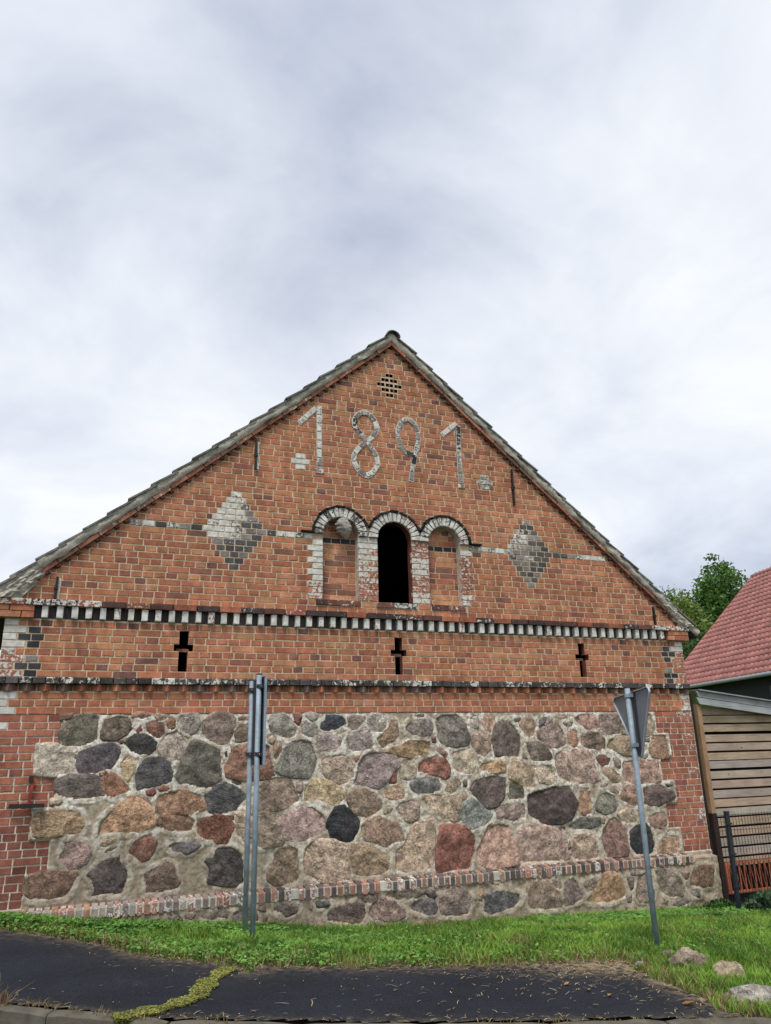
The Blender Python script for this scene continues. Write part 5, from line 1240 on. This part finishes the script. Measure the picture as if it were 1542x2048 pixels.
mb = MB(); mb.add([(4.69, -.07, -.040), (7.6, -.07, -.040+fs_*2.91), (7.6, 3, -.040+fs_*2.91), (4.69, 3, -.040), (4.69, -.07, -.058), (7.6, -.07, -.058+fs_*2.91), (7.6, 3, -.058+fs_*2.91), (4.69, 3, -.058)], [(0, 1, 2, 3), (0, 4, 5, 1), (4, 7, 6, 5), (0, 3, 7, 4)]); mb.build('roof_sheet', MAT['zinc'], sh)
mb = MB(); mb.box((4.60, .40, -3.0), (7.6, .44, -.3), (.02, .015, .012)); mb.box((4.60, .05, -3.0), (4.64, 3, -.1)); mb.build('shade_backing', MAT['dark'], sh)  # near-black sheets stand in for the shade inside the shed
mb = MB(); mb.box((4.78, .08, -3.0), (7.6, .16, -2.80), (.03, .02, .016)); mb.build('base_board', MAT['dark'], sh)
gl = thing('iron_grille', 'rust-orange zigzag iron grille under the wooden slats of the shed', 'grille', (5.5, .04, -2.8))
def bar(mb, a, b, r=.008): mb.tube([a, b], r, 6)
for z in (-2.395, -2.765):
    mb = MB(); mb.box((4.80, .03, z-.017), (7.6, .06, z+.017)); mb.build('rail', MAT['grille'], gl)
mb = MB(); mb.box((4.80, .028, -2.748), (4.845, .062, -2.412)); mb.build('stile', MAT['grille'], gl)
x = 4.86
while x < 7.5:
    mb = MB(); bar(mb, (x, .045, -2.41), (x, .045, -2.75), .0085); mb.build('upright', MAT['grille'], gl)
    mb = MB(); bar(mb, (x+.012, .045, -2.41), (x+.075, .045, -2.75), .006); mb.build('diagonal', MAT['grille'], gl); x += .092
fe = thing('mesh_fence', 'dark wire mesh fence with square black post in front of the shed', 'fence', (4.47, -.45, -2.88))
mb = MB(); M_ = Matrix.Translation((4.465, -.45, -2.9)) @ Matrix.Rotation(R(1.2), 4, 'Y'); mb.box((-.026, -.02, -.1), (.026, .02, 1.20), M=M_); mb.build('post', MAT['fencepost'], fe)
mb = MB(); mb.box((-.03, -.024, 1.20), (.03, .024, 1.225), M=M_); mb.build('post_cap', MAT['fencepost'], fe)
for z in (.30, .69, 1.06):
    mb = MB(); mb.box((-.05, -.034, z), (.05, -.02, z+.02), M=M_); mb.build('clip', MAT['fencepost'], fe)
mb = MB()
for k in range(7): z = -2.87+.19*k; mb.box((4.28, -.431, z), (7.6, -.427, z+.004)); mb.box((4.28, -.420, z), (7.6, -.416, z+.004))
x = 4.30
while x < 7.6: mb.box((x-.0016, -.4265, -2.9), (x+.0016, -.4205, -1.715)); x += .052
mb.build('wire_mesh', MAT['fencepost'], fe)
# leafy plant by the fence foot and at the barn corner
def plant(name, c, rad, n, size, col, label, cat, seed):
    r_ = np.random.default_rng(seed); P_ = r_.normal(0, 1, (n, 3)); P_ /= np.linalg.norm(P_, axis=1)[:, None]; P_ *= (r_.random(n)**.45)[:, None]*np.array(rad); P_[:, 2] = np.abs(P_[:, 2]); P_ += np.array(c)
    V, F, C = leafquads(P_, size, col, r_); o = npmesh(name, V, F, MAT['leaf'], C)
    tag(o, label, cat); return o
def leafquads(P_, size, col, r_):
    n = len(P_); a = r_.normal(0, 1, (n, 3)); a /= np.linalg.norm(a, axis=1)[:, None]; b = np.cross(a, r_.normal(0, 1, (n, 3))); b /= np.linalg.norm(b, axis=1)[:, None]
    s = (size*(.6+.8*r_.random(n)))[:, None]; nn = np.cross(a, b)
    V = np.stack([P_-a*s*.6, P_+b*s*.38+nn*s*.08, P_+a*s*.6, P_-b*s*.38+nn*s*.08], 1); q = np.arange(n)[:, None]*4
    F = np.concatenate([np.stack([q, q+1, q+2], -1), np.stack([q, q+2, q+3], -1)], 1).reshape(-1, 3)
    C = np.repeat((np.asarray(col)*r_.uniform(.65, 1.35, (n, 1)))[:, None], 4, 1); return V.reshape(-1, 3), F, C.reshape(-1, 3)
plant('leafy_weed', (4.75, -.62, -2.9), (.34, .2, .26), 700, .06, (.055, .10, .05), 'grey-green leafy weed clump at the foot of the fence post', 'plant', 3)
plant('leafy_weed', (5.35, -.55, -2.9), (.4, .2, .2), 500, .055, (.06, .13, .035), 'green leafy weed clump under the grille at the right edge', 'plant', 4)
plant('leafy_weed', (4.35, -.22, -2.9), (.3, .12, .13), 450, .05, (.045, .11, .02), 'low green weeds at the foot of the right barn corner', 'plant', 5)
# ================================================================ RED ROOFED HOUSE
Lp = Vector((17.18, 15.17, 1.2)); e_ = Vector((-.229, -.973, 0)).normalized(); n_ = Vector((.973, -.229, 0)).normalized(); run, rise = 4.54, 4.48; LEN = 13.
hs = thing('house', 'house with red tiled roof and charcoal wall behind the shed', 'house', (Lp.x+1, Lp.y-4, -3.0))
up = (n_*run+Vector((0, 0, rise))).normalized(); nr = e_.cross(up); nr = nr if nr.z > 0 else -nr; SLEN = math.hypot(run, rise)
tw, tl = .250, .30
def tile_mesh():
    vs = []; fs = []; n = 8
    for j, (v, dz) in enumerate(((0., .045), (.0, .062), (tl+.03, .022))):
        for i in range(n+1):
            u = i/n; w = .028*math.sin(u*2*math.pi)+(.012 if u < .5 else 0)
            p = e_*(u*tw)+up*v+nr*(w+dz-(.03 if j == 0 else 0)); vs.append(tuple(p))
    for j in range(2):
        for i in range(n): q = j*(n+1)+i; fs.append((q, q+1, q+n+2, q+n+1))
    return vs, fs
tv, tf = tile_mesh(); tme = bpy.data.meshes.new('roof_tile'); tme.from_pydata(tv, [], tf); tme.materials.append(MAT['redtile'])
tme.polygons.foreach_set('use_smooth', [True]*len(tme.polygons))
mb = MB(); th = -nr*.06
a, b = Lp, Lp+e_*LEN; c, d = b+up*SLEN, a+up*SLEN
back = n_*run*2
mb.add([a, b, c, d, a+th, b+th, c+th, d+th, a+back, b+back], [(0, 1, 2, 3), (4, 7, 6, 5), (0, 4, 5, 1), (0, 3, 7, 4), (1, 5, 6, 2), (3, 2, 9, 8)]); hroof = mb.build('roof', MAT['redtile'], hs)
rest = MB(); cnt = 0; ncol = int(LEN/tw); nrow = int(SLEN/tl)
tl_ = [(ci, ri) for ci in range(ncol) for ri in range(nrow+1)]
def tvis(ci, ri):
    p = Lp+e_*(ci*tw)+up*(ri*tl)-CAM; q = p.dot(cf); u = 771+1516.8*p.dot(cr)/q; v = 1024-1516.8*p.dot(cu)/q
    return 1366 < u < 1545 and v < 1372
vis_ = [t for t in tl_ if tvis(*t)]; vis_.sort(key=lambda t: -t[0]); vis_ = set(vis_[:300])
for ci, ri in tl_:
    p = Lp+e_*(ci*tw)+up*(ri*tl)
    if (ci, ri) in vis_:
        o = bpy.data.objects.new('roof_tile', tme); COL.objects.link(o); o.location = p; setp(o, hroof)
    else: rest.add([Vector(v)+p for v in tv], tf)
o = rest.build('roof_tile_field', MAT['redtile'], hroof, True); o['kind'] = 'stuff'
mb = MB(); mb.tube([d+up*.02+nr*.02, c+up*.02+nr*.02], .10, 10); mb.build('ridge', MAT['redtile'], hroof, True)
mb = MB(); mb.add([a-e_*.02+nr*.07, d-e_*.02+nr*.07, d-e_*.02-nr*.12, a-e_*.02-nr*.12], [(0, 1, 2, 3)]); mb.build('barge_board', MAT['redtile'], hroof)
mb = MB(); g0 = a-n_*.06-Vector((0, 0, .03)); g1 = b-n_*.06-Vector((0, 0, .03)); mb.tube([g0, g1], .065, 10); mb.build('gutter', MAT['zinc'], hs, True)
wa, wb = a+n_*.35+e_*.3, b+n_*.35; dn = Vector((0, 0, -4.6)); wl0 = a+n_*(2*run-.35)+e_*.3
mb = MB(); mb.add([wa, wb, wb+dn, wa+dn, wl0, wl0+dn, wb+n_*(2*run-.7), wb+n_*(2*run-.7)+dn, d+e_*.3-Vector((0, 0, .1)), c-Vector((0, 0, .1))], [(0, 3, 2, 1), (0, 4, 5, 3), (1, 2, 7, 6), (0, 8, 4), (1, 6, 9)]); mb.build('wall', MAT['charcoal'], hs)
mb = MB(); mb.add([a-Vector((0, 0, .07)), b-Vector((0, 0, .07)), wb-Vector((0, 0, .0)), wa-Vector((0, 0, .0))], [(0, 1, 2, 3)]); mb.build('soffit', MAT['charcoal'], hs)
wp = Lp+e_*6.15+n_*.34+Vector((0, 0, -1.55))
mb = MB(); Mw = Matrix.Translation(wp) @ Matrix((e_, -n_, Vector((0, 0, 1)))).transposed().to_4x4()
for q in (((-.0, 0, 0), (.07, .05, 1.2)), ((.93, 0, 0), (1.0, .05, 1.2)), ((.07, 0, 0), (.93, .05, .07)), ((.07, 0, 1.13), (.93, .05, 1.2))): mb.box(*q, M=Mw)
wn = mb.build('window', MAT['frame'], hs); mb = MB(); mb.box((.07, .0, .07), (.93, .02, 1.13), M=Mw); mb.build('pane', MAT['glass'], wn)
# ================================================================ TREES
def tree(name, base, lobes, nleaf, size, col, label, seed, trunk_top):
    r_ = np.random.default_rng(seed); t = thing(name, label, 'tree', base)
    mb = MB(); bx = Vector(base); top = Vector(trunk_top); mb.tube([bx, bx.lerp(top, .4)+Vector((.1, 0, 0)), top], [.28, .2, .07], 8)
    for c, rd in lobes:
        p = Vector(c); s0 = bx.lerp(top, r_.uniform(.35, .8)); mb.tube([s0, s0.lerp(p, .5)+Vector((0, 0, .2)), p], [.09, .06, .02], 6)
        for q in range(3): e2 = p+Vector(r_.normal(0, 1, 3)*np.array(rd)*.5); mb.tube([p, e2], [.03, .01], 5)
    mb.build('trunk', MAT['bark'], t)
    PP = []; tot = sum(a[1][0]*a[1][1]*a[1][2] for a in lobes)
    for c, rd in lobes:
        n = int(nleaf*rd[0]*rd[1]*rd[2]/tot); nc = max(6, n//26)
        cl = r_.normal(0, 1, (nc, 3)); cl /= np.linalg.norm(cl, axis=1)[:, None]; cl *= (r_.random(nc)**.38)[:, None]*np.array(rd); cl += np.array(c)
        k = r_.integers(0, nc, n); PP.append(cl[k]+r_.normal(0, 1, (n, 3))*.17)
    V, F, C = leafquads(np.concatenate(PP), size, col, r_); npmesh('crown', V, F, MAT['leaf'], C, parent=t)
    return t
tree('broadleaf_tree', (29.6, 24, -3), [((29.8, 24, 7.9), (1.3, 1.3, 1.3)), ((28.9, 24.3, 6.8), (1.2, 1.2, 1.2)), ((30.9, 24, 6.6), (1.4, 1.4, 1.4)), ((29.4, 23.6, 5.4), (1.5, 1.4, 1.5)), ((31.5, 24.4, 5.2), (1.4, 1.3, 1.6)), ((28.6, 24.2, 4.6), (1.1, 1.2, 1.2)), ((30.0, 23.9, 9.1), (.55, .55, .6)), ((30.2, 24, 3.5), (2.0, 1.5, 1.5))], 19000, .17, (.085, .175, .035), 'tall dark green broadleaf tree rising behind the red roof', 11, (29.9, 24, 8.6))
tree('young_maple_tree', (24.4, 22, -3), [((24.6, 22, 5.9), (.8, .8, .9)), ((25.5, 22.2, 5.2), (1.0, 1.0, 1.0)), ((24.3, 21.9, 4.9), (.9, .9, .9)), ((26.0, 22.3, 4.3), (1.0, .9, .9)), ((24.0, 22, 6.75), (.16, .2, .35)), ((25.1, 22, 6.65), (.2, .2, .3))], 5600, .15, (.17, .235, .05), 'yellow-green young tree between the barn roof edge and the dark tree', 12, (24.7, 22, 5.6))
tree('broadleaf_tree', (22.5, 18.5, -3), [((22.4, 18.5, 2.4), (1.3, 1.2, 1.5)), ((23.6, 18.6, 3.1), (1.2, 1.2, 1.2)), ((21.6, 18.2, 1.0), (1.2, 1.2, 1.5)), ((22.9, 18.5, .6), (1.5, 1.2, 1.6))], 9000, .14, (.055, .115, .028), 'dark shrubby tree filling the gap between barn corner and red roof', 13, (22.6, 18.5, 2.6))
